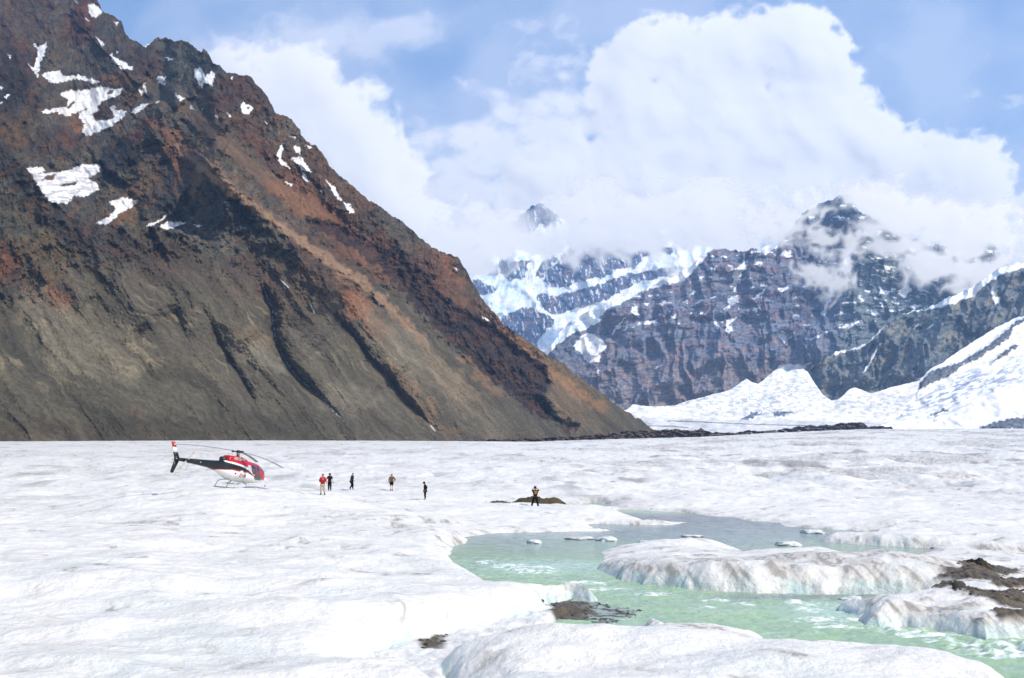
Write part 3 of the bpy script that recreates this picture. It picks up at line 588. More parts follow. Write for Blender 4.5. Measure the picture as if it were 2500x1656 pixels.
# ---------------- far massifs
def simple_depth(D0, ta, x0=None, D1=None, x1=None):
    def f(PX, PY):
        d0 = D0 if D1 is None else 1 / np.interp(PX, [x0, x1], [1 / D0, 1 / D1])
        return d0 * ta / np.maximum(ta - tan_el(PY), .1)
    return f
def far_delta(a1, a2, seed, sx=46, sy=70, lean=.15):
    def f(PX, PY, Yd):
        u = PX + lean * PY + 14 * fbm(PX / 70, PY / 70, 3, seed)
        return a1 * (0.5 - ridged(u / sx / 1.1, PY / sy / 1.1 + .3 * fbm(PX / 60, PY / 60, 2, seed + 21), 6, seed + 3, .47)) + a2 * fbm(PX / 14, PY / 9, 4, seed + 9, .5) + a1 * .8 * fbm(PX / 130, PY / 90, 3, seed + 13)
    return f
blueice = srgb(204, 220, 226)
# back massif (left, half hidden by cloud)
R1 = [q8(*p) for p in ([(500,260),(600,235),(740,225),(920,265),(905,290),(860,280),(800,300),(760,350),(700,345),(640,380),(560,395),(500,420),(430,432),(380,400),(400,350),(440,330),(470,290)],
 [(360,450),(430,462),(520,440),(640,405),(770,362),(930,340),(930,360),(880,385),(790,400),(700,440),(640,480),(600,490),(500,520),(430,540),(400,530),(350,470)],
 [(215,545),(300,508),(360,515),(400,540),(430,560),(370,640),(355,670),(300,660),(200,600)],[(60,395),(110,395),(150,410),(190,435),(170,455),(110,460),(60,430)],[(350,385),(370,330),(440,295),(445,310),(400,350),(370,385)],
 [(215,370),(250,320),(330,310),(300,390),(240,400)],[(150,380),(200,320),(240,300),(230,370)],
 [(240,175),(280,130),(330,95),(385,72),(440,130),(460,160),(420,150),(400,190),(370,160),(340,200),(290,200)],[(120,215),(190,180),(170,230)],[(960,200),(1000,210),(1010,250),(970,230)],[(540,130),(590,150),(570,170)])]
def colR1(PX, PY, dl):
    n = fbm(PX / 10, PY / 8, 5, 801, .6); n2 = fbm(PX / 30, PY / 20, 4, 805)
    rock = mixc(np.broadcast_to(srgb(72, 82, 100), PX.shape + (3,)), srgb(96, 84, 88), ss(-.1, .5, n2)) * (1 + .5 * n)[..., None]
    rm = polymask(PX, PY, R1, 1.5, 5, 16, 811)
    streak = ss(.28, .50, ridged(PX / 9 + PY / 60, PY / 60, 3, 821)) * ss(.1, .5, n2) * .0 + ss(.35, .55, fbm(PX / 7 - PY / 26, PY / 26, 4, 822, .6)) * .8
    rm = rm * (1 - streak)
    sn = mixc(np.broadcast_to(snow_c, PX.shape + (3,)), blueice * .9, ss(-.1, .5, fbm(PX / 26, PY / 12, 5, 831) + .6 * np.exp(-.5 * ((PX - 1220) / 60) ** 2 - .5 * ((PY - 700) / 50) ** 2)) * .8)
    sn = sn * (1 + .12 * fbm(PX / 6, PY / 3, 4, 835))[..., None]
    return mixc(sn, rock, rm)
relief("mountain", (1080, 2060), 620, 330, [(1080,640),(1130,660),(1159,640),(1190,600),(1242,539),(1280,515),(1300,502),(1325,492),(1350,515),(1390,545),(1431,535),(1480,560),(1560,560),(1660,560),(1690,558),(1720,590),(1900,600),(2060,620)],
       [(1080,900),(2060,900)], simple_depth(7000, 1.0), lambda a, b, c: far_delta(.011, .0016, 840)(a, b, c) * ss(1060, 1200, a) , colR1, far_mat, "distant snow covered massif under the cloud, left of the rocky peak", jag=7, jseed=9, flat=lambda a, b: 1 - .9 * polymask(a, b, R1, 3, 5, 16, 811))
# central massif
TOP2 = [(1290,960),(1313,872),(1342,846),(1384,790),(1430,762),(1455,750),(1520,722),(1573,706),(1609,690),(1668,663),(1691,648),(1716,622),(1733,612),(1768,610),(1795,617),(1816,613),(1839,606),(1869,620),(1898,600),(1928,566),(1952,530),(1975,510),(1999,500),(2020,488),(2046,478),(2062,474),(2076,480),(2090,505),(2105,522),(2165,549),(2224,580),(2283,600),(2342,600),(2380,590),(2425,592),(2445,620),(2465,650),(2500,690),(2620,760)]
GLAC2 = q8((960,350),(1070,270),(1060,295),(1010,350),(980,385),(930,405),(860,422),(800,440),(740,470),(690,500),(650,515),(600,575),(560,600),(500,618),(450,655),(408,700),(370,720),(340,690),(400,600),(470,550),(560,510),(640,480),(800,415))
SN2 = [q8(*p) for p in ([(505,665),(530,640),(560,615),(600,625),(650,660),(620,700),(615,735),(560,740),(540,700)],[(1225,310),(1180,345),(1160,385),(1170,400),(1165,440),(1180,445),(1185,400),(1205,360),(1230,320)],[(750,505),(775,500),(770,530),(750,530)],[(910,545),(940,540),(915,565)],[(890,480),(860,500),(890,495)],
 [(1000,445),(990,465),(1005,460)],[(1140,475),(1195,465),(1190,485),(1130,520),(1150,500)],[(1245,480),(1300,425),(1290,450),(1270,475)],[(1355,430),(1410,415),(1380,440),(1350,445)],[(1085,525),(1095,560),(1110,595),(1100,590),(1085,560)],[(1140,560),(1185,548),(1150,580),(1165,600),(1145,625),(1135,600)],
 [(1530,545),(1545,500),(1560,440),(1590,400),(1650,250),(1690,210),(1640,330),(1600,420),(1560,500),(1545,540)],[(1605,590),(1650,575),(1700,555),(1690,575),(1620,600)],[(1490,635),(1530,620),(1520,635),(1485,642)],[(1770,430),(1820,440),(1800,460),(1775,450)],[(1850,440),(1885,410),(1905,440),(1870,470),(1850,455)],
 [(1740,520),(1760,515),(1770,540),(1740,540)],[(1700,210),(1740,165),(1780,195),(1760,220),(1720,215)],[(1370,635),(1390,665),(1380,660)],[(1315,675),(1340,680),(1320,685)],[(870,745),(850,765),(845,755)],[(1275,570),(1295,570),(1285,585)],[(580,560),(640,545),(600,570)],[(660,620),(720,545),(700,590),(665,625)],[(735,575),(725,605),(710,605)],
 [(765,570),(850,562),(845,575),(770,582)],[(1390,740),(1440,745),(1490,735),(1440,800),(1380,850),(1310,850),(1330,780),(1360,745)],[(1340,330),(1370,270),(1410,280),(1400,300),(1350,300)],[(1400,230),(1440,150),(1420,200)],[(1540,610),(1560,600),(1550,615)],[(1870,230),(1930,270),(1900,280)],[(1830,340),(1835,360),(1825,355)],[(1990,395),(2030,400),(2000,405)],[(1900,400),(1990,450),(1940,440)],
 [(1260,515),(1270,530),(1255,530)],[(1440,455),(1470,480),(1450,480)],[(600,770),(620,770),(610,775)],[(760,575),(775,575),(770,582)],[(1800,260),(1850,300),(1830,300)],[(1940,300),(2010,330),(1960,340)],[(1180,370),(1200,400),(1190,410)])]
def delta2(PX, PY, Yd):
    d = far_delta(.016, .0014, 850, 40, 90, .05)(PX, PY, Yd)
    wxx = PX + 6 * fbm(PX / 22, PY / 22, 4, 3)
    def crest(pl, a, wl, wr):
        dd, s, t = line_d(wxx, PY, pl); return -a * np.exp(-(dd / np.where(s > 0, wl, wr)) ** 1.2)
    d += crest([(2070,478),(2110,570),(2090,640),(2060,720),(2010,800)], .045, 60, 90) + crest([(1733,615),(1745,700),(1740,800),(1750,920)], .020, 40, 50) + crest([(1869,625),(1880,720),(1900,800)], .018, 40, 40) + crest([(1640,690),(1650,800),(1640,930)], .016, 40, 40) + crest([(1520,740),(1540,850),(1560,940)], .014, 40, 40)
    dd, s, t = line_d(wxx, PY, [(2035,570),(2010,690),(1995,770)]); d += .03 * np.exp(-(dd / 40) ** 1.5)
    # strata: ledges stepping back
    yy = PY + .18 * (PX - 1800) * 0 + 10 * fbm(PX / 90, PY / 40, 3, 861) + .06 * (PX - 1600)
    stp = (yy / 26.0) % 1.0; d += -.0022 * ss(0, .85, stp) * ss(1, .9, stp) * ss(950, 700, PY)
    return d
def col2(PX, PY, dl):
    n = fbm(PX / 9, PY / 7, 5, 871, .62); n2 = fbm(PX / 40, PY / 24, 5, 875); strat = fbm(PX / 60, (PY + .06 * PX) / 4.0, 5, 881, .65); vert = fbm(PX / 5, PY / 50, 4, 885)
    hazed_gry = srgb(98, 103, 114); pur = srgb(106, 95, 100); bl = srgb(88, 94, 104); grn = srgb(92, 98, 96)  # rock greys leaned bluer: distance haze painted into the colour
    c = np.broadcast_to(hazed_gry, PX.shape + (3,)).copy()
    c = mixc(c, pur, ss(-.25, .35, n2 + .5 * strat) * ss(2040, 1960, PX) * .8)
    c = mixc(c, srgb(130, 98, 78), ss(.25, .6, strat + .3 * n2) * ss(2000, 1900, PX) * .4)
    c = mixc(c, srgb(122, 106, 92), ss(830, 900, PY + 30 * n2) * ss(.0, .5, vert + .4) * .6)
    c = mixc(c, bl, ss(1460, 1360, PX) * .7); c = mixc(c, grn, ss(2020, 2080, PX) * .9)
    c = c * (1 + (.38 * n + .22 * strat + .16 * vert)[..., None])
    s = polymask(PX, PY, SN2, 1.0, 4.5, 12, 891)
    yy = PY + 10 * fbm(PX / 90, PY / 40, 3, 861) + .06 * (PX - 1600); stp = (yy / 26.0) % 1.0
    led = np.exp(-((stp - .5) / .16) ** 2) * ss(.24, .54, fbm(PX / 18, PY / 14, 4, 895)) * ss(850, 760, PY) * ss(1420, 1520, PX)
    led = np.maximum(led, ss(.40, .62, fbm(PX / 26 - PY / 30, PY / 12, 5, 897, .6)) * ss(2060, 2130, PX) * ss(820, 700, PY))
    s = np.maximum(s, ss(.35, .6, led))
    g = polymask(PX, PY, [GLAC2], 1.5, 4, 12, 901)
    s = s * (1 - .5 * ss(.3, .6, n))
    c = mixc(c, snow_c, s)
    gc = mixc(np.broadcast_to(snow_c, c.shape), blueice * .92, ss(1600, 1480, PX) * ss(-.3, .4, fbm(PX / 10, PY / 6, 4, 905)) * .9)
    gc = gc * (1 - .22 * ss(.2, .6, fbm(PX / 4, PY / 3, 4, 909)) * ss(1560, 1450, PX))[..., None]
    return mixc(c, gc, g)
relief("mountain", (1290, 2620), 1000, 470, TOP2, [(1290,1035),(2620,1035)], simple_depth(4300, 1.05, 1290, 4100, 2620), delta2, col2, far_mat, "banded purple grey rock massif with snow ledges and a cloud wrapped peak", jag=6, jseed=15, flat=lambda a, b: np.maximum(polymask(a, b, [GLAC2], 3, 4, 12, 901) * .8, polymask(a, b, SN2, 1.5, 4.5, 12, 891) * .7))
# grey ridge on the right
TOP3 = [(1880,1040),(1905,1000),(1925,955),(1946,925),(1981,896),(2017,868),(2050,858),(2100,848),(2135,822),(2160,790),(2178,772),(2194,770),(2247,755),(2289,742),(2342,714),(2375,700),(2401,682),(2437,655),(2470,646),(2500,640),(2560,610),(2680,560)]
SN3 = [q8((1548,706),(1600,670),(1680,620),(1790,585),(1780,605),(1740,645),(1690,680),(1620,695),(1580,706)), [(2194,768),(2240,752),(2289,738),(2342,712),(2375,694),(2401,676),(2437,650),(2470,640),(2720,520),(2720,640),(2500,654),(2450,668),(2420,686),(2395,704),(2380,724),(2355,730),(2330,742),(2290,752)], q8((1700,780),(1740,710),(1770,660),(1750,710),(1715,770)), q8((2230,420),(2270,470),(2250,500),(2235,450)), q8((2330,500),(2340,540),(2325,530)), q8((1990,590),(1960,600),(1995,570)), q8((1900,600),(1935,575),(1915,600))]
def delta3(PX, PY, Yd):
    d = far_delta(.016, .0014, 910, 34, 80, .25)(PX, PY, Yd); wxx = PX + 5 * fbm(PX / 20, PY / 20, 3, 5)
    for pl, a, wl, wr in (([(2175,775),(2140,850),(2100,930)], .035, 40, 60), ([(2330,735),(2290,830),(2240,940)], .03, 40, 60), ([(2017,870),(1990,930),(1980,990)], .02, 30, 50), ([(2430,690),(2400,780)], .02, 30, 40)):
        dd, s, t = line_d(wxx, PY, pl); d -= a * np.exp(-(dd / np.where(s > 0, wr, wl)) ** 1.2)
    return d
def col3(PX, PY, dl):
    n = fbm(PX / 9, PY / 8, 5, 921, .62); n2 = fbm((PX + PY) / 26, (PY - PX * .6) / 50, 5, 925)
    c = mixc(np.broadcast_to(srgb(92, 98, 98), PX.shape + (3,)), srgb(112, 108, 98), ss(-.2, .5, n2)); c = mixc(c, srgb(66, 72, 78), ss(.2, .6, -n2) * .6)
    c = c * (1 + .40 * n)[..., None]; s = polymask(PX, PY, SN3, 1.2, 3, 12, 931)
    return mixc(c, snow_c, s)
relief("mountain", (1880, 2680), 620, 330, TOP3, [(1880,1045),(2680,1045)], simple_depth(3600, .95, 1880, 3000, 2680), delta3, col3, far_mat, "grey rock ridge with a snow cap at the right edge", jag=4, jseed=25, flat=lambda a, b: polymask(a, b, SN3, 2, 3, 12, 931) * .9)
# snow basin in front of the massif
TOPB = [(1500,1010),(1531,1000),(1545,988),(1600,993),(1650,990),(1680,978),(1712,972),(1740,962),(1770,957),(1795,944),(1812,932),(1822,924),(1836,934),(1850,938),(1868,925),(1882,912),(1895,903),(1906,900),(1922,907),(1940,903),(1960,901),(1972,908),(1990,938),(2010,965),(2030,978),(2045,975),(2060,965),(2075,950),(2090,946),(2110,955),(2129,960),(2160,951),(2194,941),(2247,929),(2260,950),(2300,960),(2420,960),(2600,960)]
def deltaB(PX, PY, Yd):
    return .006 * fbm(PX / 70, PY / 24, 3, 941) + .0009 * (0.5 - ridged(PX / 12, PY / 4, 3, 945)) + .005 * (0.5 - ridged(PX / 30, PY / 26, 3, 949, .4)) * ss(975, 920, PY)
def colB(PX, PY, dl):
    c = np.broadcast_to(snow_c * np.array([1, .995, .98]), PX.shape + (3,)).copy(); n = fbm(PX / 16, PY / 6, 5, 951, .6)
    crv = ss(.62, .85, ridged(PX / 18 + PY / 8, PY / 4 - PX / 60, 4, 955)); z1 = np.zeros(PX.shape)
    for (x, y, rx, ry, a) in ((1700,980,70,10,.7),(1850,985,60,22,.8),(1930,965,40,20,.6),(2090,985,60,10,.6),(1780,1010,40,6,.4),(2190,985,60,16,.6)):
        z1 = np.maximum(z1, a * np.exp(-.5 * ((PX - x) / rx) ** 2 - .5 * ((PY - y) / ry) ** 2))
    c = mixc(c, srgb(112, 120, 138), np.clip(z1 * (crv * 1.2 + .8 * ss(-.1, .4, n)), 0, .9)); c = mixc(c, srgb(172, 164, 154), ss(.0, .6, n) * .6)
    rk = polymask(PX, PY, [q8((1180,975),(1240,945),(1290,940),(1250,965),(1200,980)), q8((1320,940),(1400,935),(1420,945),(1340,960))], 1.5, 5, 10, 961); c = mixc(c, srgb(96, 104, 116) * (1 + .5 * n)[..., None], rk)
    # flat far ice behind the moraine, grey with debris
    fl = ss(1026, 1031, PY + .02 * (2000 - PX)) ; c = mixc(c, srgb(176, 175, 172) * (1 + .22 * fbm(PX / 30, PY / 1.5, 4, 965))[..., None], fl * .8)
    for pl in ([(1630,1028),(1700,1030),(1780,1034),(1900,1038),(1990,1040)], [(1585,1040),(1640,1041),(1680,1044)]):
        dd, _, _ = line_d(PX, PY + .8 * fbm(PX / 12, PY / 9, 3, 2), pl); c = mixc(c, srgb(96, 88, 78), ss(1.7, .7, dd) * .85)
    return c
relief("snow_field", (1500, 2600), 900, 200, TOPB, [(1500,1062),(2600,1058)], simple_depth(2500, .30), deltaB, colB, far_mat, "crevassed white snow basin at the foot of the massif", jag=1.5, jseed=35, back=.12, flat=lambda a, b: np.full(a.shape, .7))
# snow slope at lower right
TOP4 = [(2140,1052),(2160,1030),(2190,1008),(2225,975),(2240,955),(2246,925),(2258,915),(2271,902),(2300,886),(2320,872),(2342,856),(2370,838),(2401,820),(2430,800),(2454,790),(2475,778),(2500,772),(2620,730)]
RK4 = [q8(*p) for p in ([(1925,858),(1940,815),(1985,770),(2010,765),(2100,735),(2180,690),(2240,650),(2285,610),(2330,570),(2380,545),(2380,560),(2330,590),(2300,640),(2270,660),(2220,690),(2180,720),(2120,745),(2060,790),(1980,825)],[(2235,740),(2270,700),(2330,660),(2355,662),(2300,700),(2260,725)],[(2190,1003),(2240,985),(2300,970),(2370,962),(2500,950),(2500,1010),(2190,1012)],[(1990,950),(2040,925),(2060,930),(2010,950)])]
def delta4(PX, PY, Yd): return .006 * fbm((PX + PY) / 80, (PY - PX * .5) / 40, 3, 971) + .0012 * (0.5 - ridged((PX + PY) / 20, (PY - PX * .6) / 7, 3, 975)) - .012 * polymask(PX, PY, RK4, 6, 3, 12, 979)
def col4(PX, PY, dl):
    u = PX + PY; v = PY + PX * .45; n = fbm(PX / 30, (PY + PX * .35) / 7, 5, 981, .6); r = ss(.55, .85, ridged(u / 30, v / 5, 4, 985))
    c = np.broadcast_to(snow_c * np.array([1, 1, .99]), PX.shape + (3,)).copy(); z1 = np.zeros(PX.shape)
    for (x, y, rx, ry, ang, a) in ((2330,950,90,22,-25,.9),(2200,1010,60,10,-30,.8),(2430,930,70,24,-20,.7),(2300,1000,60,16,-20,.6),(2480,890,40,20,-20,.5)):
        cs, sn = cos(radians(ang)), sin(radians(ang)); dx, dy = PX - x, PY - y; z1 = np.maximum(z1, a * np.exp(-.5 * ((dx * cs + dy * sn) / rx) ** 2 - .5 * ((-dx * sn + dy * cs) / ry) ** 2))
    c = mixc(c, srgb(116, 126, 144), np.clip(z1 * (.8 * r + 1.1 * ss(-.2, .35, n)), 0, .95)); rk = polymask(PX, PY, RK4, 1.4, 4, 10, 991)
    return mixc(c, srgb(88, 92, 96) * (1 + .6 * fbm(PX / 7, PY / 6, 5, 995))[..., None], rk)
relief("snow_field", (2140, 2620), 420, 260, TOP4, [(2140,1062),(2620,1062)], simple_depth(2150, .5), delta4, col4, far_mat, "steep snow slope with blue crevasses and a dark rock rib", jag=2, jseed=45, flat=lambda a, b: np.full(a.shape, .8))

# ---------------- moraine: long low bank of brown rubble
MT = [(1050,1079),(1200,1074),(1400,1066),(1500,1056),(1560,1051),(1600,1049),(1650,1048),(1690,1050),(1712,1047),(1740,1056),(1780,1055),(1800,1056),(1830,1049),(1850,1053),(1880,1050),(1920,1047),(1950,1042),(1975,1038),(1990,1041),(2020,1038),(2040,1037),(2055,1031),(2062,1034),(2090,1031),(2108,1034),(2117,1041),(2150,1040),(2175,1041),(2185,1050)]
def dM(PX, PY): return 1 / np.interp(PX, [1050, 1600, 2185], [1 / 900., 1 / 1500., 1 / 2000.]) * (1 + (1085 - PY) * .0012)
def colM(PX, PY, dl):
    n = fbm(PX / 7, PY / 3, 5, 1001, .65); c = mixc(np.broadcast_to(srgb(112, 92, 70), PX.shape + (3,)), srgb(80, 64, 48), ss(-.1, .4, n)); c = mixc(c, srgb(120, 110, 96), ss(.35, .6, pn(PX / 3, PY / 2, 4)) * .5)
    return mixc(c, np.array([.72, .73, .74]), ss(.30, .42, fbm(PX / 14, PY / 2.0, 4, 1005)) * ss(1700, 1850, PX) * ss(1044, 1052, PY) * .8)
relief("moraine", (1050, 2185), 900, 40, MT, [(1050,1084),(1455,1082),(1691,1079),(1928,1064),(2058,1055),(2185,1054)], dM, lambda a, b, c: .02 * fbm(a / 14, b / 5, 4, 1011), colM, rock_mat, "long low bank of dark brown rubble along the ice edge", jag=2.2, jseed=55, back=.05, jf=1.5)
# ================================================================== CLOUDS
def cloud_mat(name, col, trans=.5):
    m = bpy.data.materials.new(name); m.use_nodes = True; nt = m.node_tree; nt.nodes.clear()
    out = nt.nodes.new("ShaderNodeOutputMaterial"); d = nt.nodes.new("ShaderNodeBsdfDiffuse"); t = nt.nodes.new("ShaderNodeBsdfTranslucent"); tr = nt.nodes.new("ShaderNodeBsdfTransparent")
    d.inputs[0].default_value = (*col, 1); t.inputs[0].default_value = (*col, 1)
    g = nt.nodes.new("ShaderNodeNewGeometry"); vm = nt.nodes.new("ShaderNodeVectorMath"); vm.operation = 'MULTIPLY_ADD'; vm.inputs[1].default_value = (.46,) * 3
    vm.inputs[2].default_value = (.66 * sd.x, .66 * sd.y, .66 * sd.z + .04); nt.links.new(g.outputs['Normal'], vm.inputs[0])
    vn = nt.nodes.new("ShaderNodeVectorMath"); vn.operation = 'NORMALIZE'; nt.links.new(vm.outputs[0], vn.inputs[0]); nt.links.new(vn.outputs[0], d.inputs['Normal'])
    m1 = nt.nodes.new("ShaderNodeMixShader"); m1.inputs[0].default_value = trans; nt.links.new(d.outputs[0], m1.inputs[1]); nt.links.new(t.outputs[0], m1.inputs[2])
    a = N(nt, "ShaderNodeAttribute", attribute_name="opacity")
    m2 = nt.nodes.new("ShaderNodeMixShader"); nt.links.new(a.outputs['Fac'], m2.inputs[0]); nt.links.new(tr.outputs[0], m2.inputs[1]); nt.links.new(m1.outputs[0], m2.inputs[2])
    nt.links.new(m2.outputs[0], out.inputs['Surface'])
    return m
cmat = cloud_mat("cloud_mat", (.88, .855, .82), .05)
def blur(A, r, n=3):
    k = np.ones(2 * r + 1) / (2 * r + 1)
    for _ in range(n):
        A = np.apply_along_axis(lambda v: np.convolve(np.pad(v, r, 'edge'), k, 'valid'), 0, A)
        A = np.apply_along_axis(lambda v: np.convolve(np.pad(v, r, 'edge'), k, 'valid'), 1, A)
    return A
def cloud(label, box, step, Yc, circles, thick, soft, amax, seed, nz=.35, ns=70, bil=.010, holes=(), base_fade=None, gain=.42, grow=1.3, extra=None):
    x0, x1, y0, y1 = box; xs = np.arange(x0, x1, step); ys = np.arange(y1, y0, -step); PX, PY = np.meshgrid(xs, ys)
    D = np.full(PX.shape, -1.0)
    for (x, y, r, *q) in circles:
        r = r * grow
        ry = r * (q[0] if q else 1.0); h = 1 - np.sqrt(((PX - x) / r) ** 2 + ((PY - y) / ry) ** 2)
        D = np.where(h > D, h + .12 * np.clip(1 - (h - D) / .5, 0, 1), D + .12 * np.clip(1 - (D - h) / .5, 0, 1)) if D.max() > -1 else h
    puff = (1 - np.abs(fbm(PX / ns, PY / ns, 5, seed, gain)) * 2.0)
    wis = fbm(PX / (ns * 1.6), PY / (ns * .9), 6, seed + 31, gain + .02)
    Dn = D + nz * (puff - .55) * .6 + nz * wis * .7
    a = ss(0, soft, Dn) * amax
    if base_fade: a = a * ss(base_fade[1], base_fade[0], PY + 22 * wis)
    for (x, y, rx, ry, k) in holes: a = a * (1 - k * np.exp(-.5 * ((PX - x + 14 * wis) / rx) ** 2 - .5 * ((PY - y + 10 * wis) / ry) ** 2))
    pl_ = fbm(PX / ns, PY / ns, 3, seed, .40) * 2.0
    dep = Yc * (1 - thick * np.sqrt(np.clip(blur(np.clip(D, -.3, 1.2), 9) + .32, 0.02, 1.5)) * .55 - bil * (.10 * blur(pl_, 2, 1) + .35 * fbm(PX / ns / 2.2, PY / ns / 2.2, 2, seed + 5)))
    if extra:
        D2 = np.full(PX.shape, -1.0)
        for (x, y, r) in extra[0]:
            h = 1 - np.hypot(PX - x, PY - y) / r; D2 = np.where(h > D2, h + .12 * np.clip(1 - (h - D2) / .5, 0, 1), D2 + .12 * np.clip(1 - (D2 - h) / .5, 0, 1))
        w2 = fbm(PX / extra[4], PY / extra[4] * 1.5, 5, seed + 77, .44); a2 = ss(0, extra[1], D2 + extra[3] * w2) * extra[2]; a = 1 - (1 - a) * (1 - a2)
        un = blur(np.maximum(np.clip(D, -.3, 1.2), np.clip(D2, -.3, .6) * .8), 12); dep = Yc * (1 - thick * np.sqrt(np.clip(un + .32, .02, 1.5)) * .55 - bil * (.10 * blur(pl_, 2, 1) + .35 * fbm(PX / ns / 2.2, PY / ns / 2.2, 2, seed + 5)) * ss(-.1, .2, D))
    X, Y, Z = at(PX, PY, dep)
    o = grid_obj("cloud", X, Y, Z, cmat, None, {"opacity": np.clip(a, 0, 1)}, mask=a > .004)
    return tag(o, label, "cloud")
cloud("huge white cumulus cloud above the rocky peak, trailing hazy bank to its left", (740, 2560, -30, 860), 3.4, 9750,
    [(1570,110,75),(1640,110,75),(1740,125,95),(1830,110,90),(1930,90,95),(1975,75,72),(2000,170,120),(1500,160,60),(1500,230,80),(1570,280,160),(1760,320,250),(1960,340,190),(2080,350,115),(2130,345,80),(2210,420,115),(2310,400,95),(2400,410,85),(2415,480,80),(2330,540,120),(2150,540,130),(1950,500,170),(1750,500,190),(1580,470,170),(1430,440,130),(1300,450,100),(2370,600,80),(2250,620,100)],
    .050, .30, .99, 1101, .24, 64, .0030, base_fade=(540, 640), gain=.46, grow=1.0,
    extra=([(1000,520,195),(1150,500,235),(1250,400,145),(1320,330,145),(1400,480,260),(1550,400,195),(1600,520,260),(1180,620,235),(1380,250,80),(1130,350,60),(930,600,155),(1000,650,195),(1290,400,80),(1330,420,80),(1100,680,195),(1300,640,260),(1500,600,260)], .8, .93, .5, 90))
cloud("soft white cloud rising behind the brown mountain ridge", (440, 1120, 60, 640), 3.5, 9000,
    [(700,210,90),(760,200,75),(800,270,95),(850,330,95),(900,370,85),(930,420,70),(720,330,140),(800,430,150),(640,250,90),(560,180,70),(900,500,120),(1000,560,90)],
    .05, .40, .97, 1301, .32, 80, .003)
cloud("thin grey veil of cloud high above the brown ridge", (420, 1140, -60, 240), 4, 11000,
    [(700,110,130,.6),(820,90,140,.5),(940,80,100,.5),(1010,60,50,.9),(880,120,80,.4),(560,130,110,.5)],
    .01, .95, .60, 1401, .60, 110, .001)
cloud("faint wisp of cloud in the blue sky left of the big cumulus", (1240, 1440, 10, 230), 4, 10500,
    [(1370,60,40,.8),(1300,60,50,.4),(1380,90,35,.5),(1290,170,60,.9),(1400,150,60,.7)], .01, 1.0, .34, 1451, .8, 50, .001)
cloud("small faint wisp of cloud at the right edge of the blue sky", (2320, 2540, 190, 290), 4, 10500,
    [(2375,230,26,.6),(2480,248,40,.5)], .01, .9, .35, 1471, .6, 30, .001)
cloud("white cloud low at the right edge behind the grey ridge", (2350, 2640, 440, 740), 4, 8200,
    [(2480,590,80),(2540,560,90),(2450,650,60),(2560,640,90)], .03, .5, .9, 1501, .45, 50, .002)
cloud("ragged grey cloud clinging to the distant snow massif", (1040, 1900, 430, 760), 3, 7400,
    [(1120,590,110,.7),(1200,600,110,.6),(1290,595,90,.4),(1400,550,120,.6),(1500,540,130,.6),(1620,535,140,.6),(1740,545,130,.6),(1190,560,60,.5),(1080,660,70,.5),(1160,640,110,.4),(1400,500,80,.6),(1350,590,90,.25),(1560,560,150,.45),(1700,560,120,.5),(1250,545,60,.5),(1400,560,90,.4),(1820,560,90,.5)],
    .012, .60, .95, 1601, .60, 75, .0015, gain=.36, holes=[(1320,526,30,24,.72)])
cloud("soft cloud wrapped round the right flank of the rocky peak", (2020, 2560, 420, 760), 3, 4650,
    [(2160,500,100,.6),(2240,540,110,.6),(2340,590,110,.7),(2420,590,80,.9),(2310,650,100,.5),(2390,660,80,.6),(2120,478,70,.5),(2230,600,80,.4),(2180,540,70,.5)],
    .012, .60, .96, 1701, .55, 65, .0015, gain=.36)
cloud("thin mist drifting across the left flank of the rocky peak", (1800, 2130, 420, 780), 3, 4620,
    [(1910,530,80,.7),(1980,505,70,.6),(2010,590,60,.5),(2050,640,45,.9),(2020,680,50,.7),(1980,660,50,.5),(2085,600,26,1.4),(1870,560,70,.5),(2040,700,40,.9),(1940,560,60,.5)],
    .008, .85, .78, 1801, .70, 40, .001, gain=.38, holes=[(2070,510,24,40,.6)])
cloud("very thin pale veil of high cloud spread across the blue of the sky", (200, 2700, -120, 620), 10, 12500,
    [(700,150,500,.5),(1200,150,420,.7),(1150,350,400,.6),(1700,60,400,.3),(2300,180,420,.6),(2450,420,300,.6)], .01, 1.1, .40, 1901, .45, 260, .0005)
# ------------------------------------------------------------------ haze: one box of thin air round everything
hz = bpy.data.meshes.new("haze"); hx0, hx1, hy0, hy1, hz0, hz1 = -9000, 9000, -400, 16500, -60, 5400
vv = [(x, y, z) for z in (hz0, hz1) for y in (hy0, hy1) for x in (hx0, hx1)]
hz.from_pydata(vv, [], [(0, 2, 3, 1), (4, 5, 7, 6), (0, 1, 5, 4), (2, 6, 7, 3), (0, 4, 6, 2), (1, 3, 7, 5)]); hz.update()
hm = bpy.data.materials.new("haze_mat"); hm.use_nodes = True; hnt = hm.node_tree; hnt.nodes.clear()
ho = hnt.nodes.new("ShaderNodeOutputMaterial"); hv = hnt.nodes.new("ShaderNodeVolumePrincipled"); hnt.links.new(hv.outputs[0], ho.inputs['Volume'])
hv.inputs['Color'].default_value = (.36, .60, 1.0, 1); hv.inputs['Density'].default_value = 5.4e-5; hv.inputs['Anisotropy'].default_value = 0.2
hz.materials.append(hm); hzo = bpy.data.objects.new("haze", hz); C.objects.link(hzo); tag(hzo, "thin bluish mountain air over the whole valley", kind='stuff')
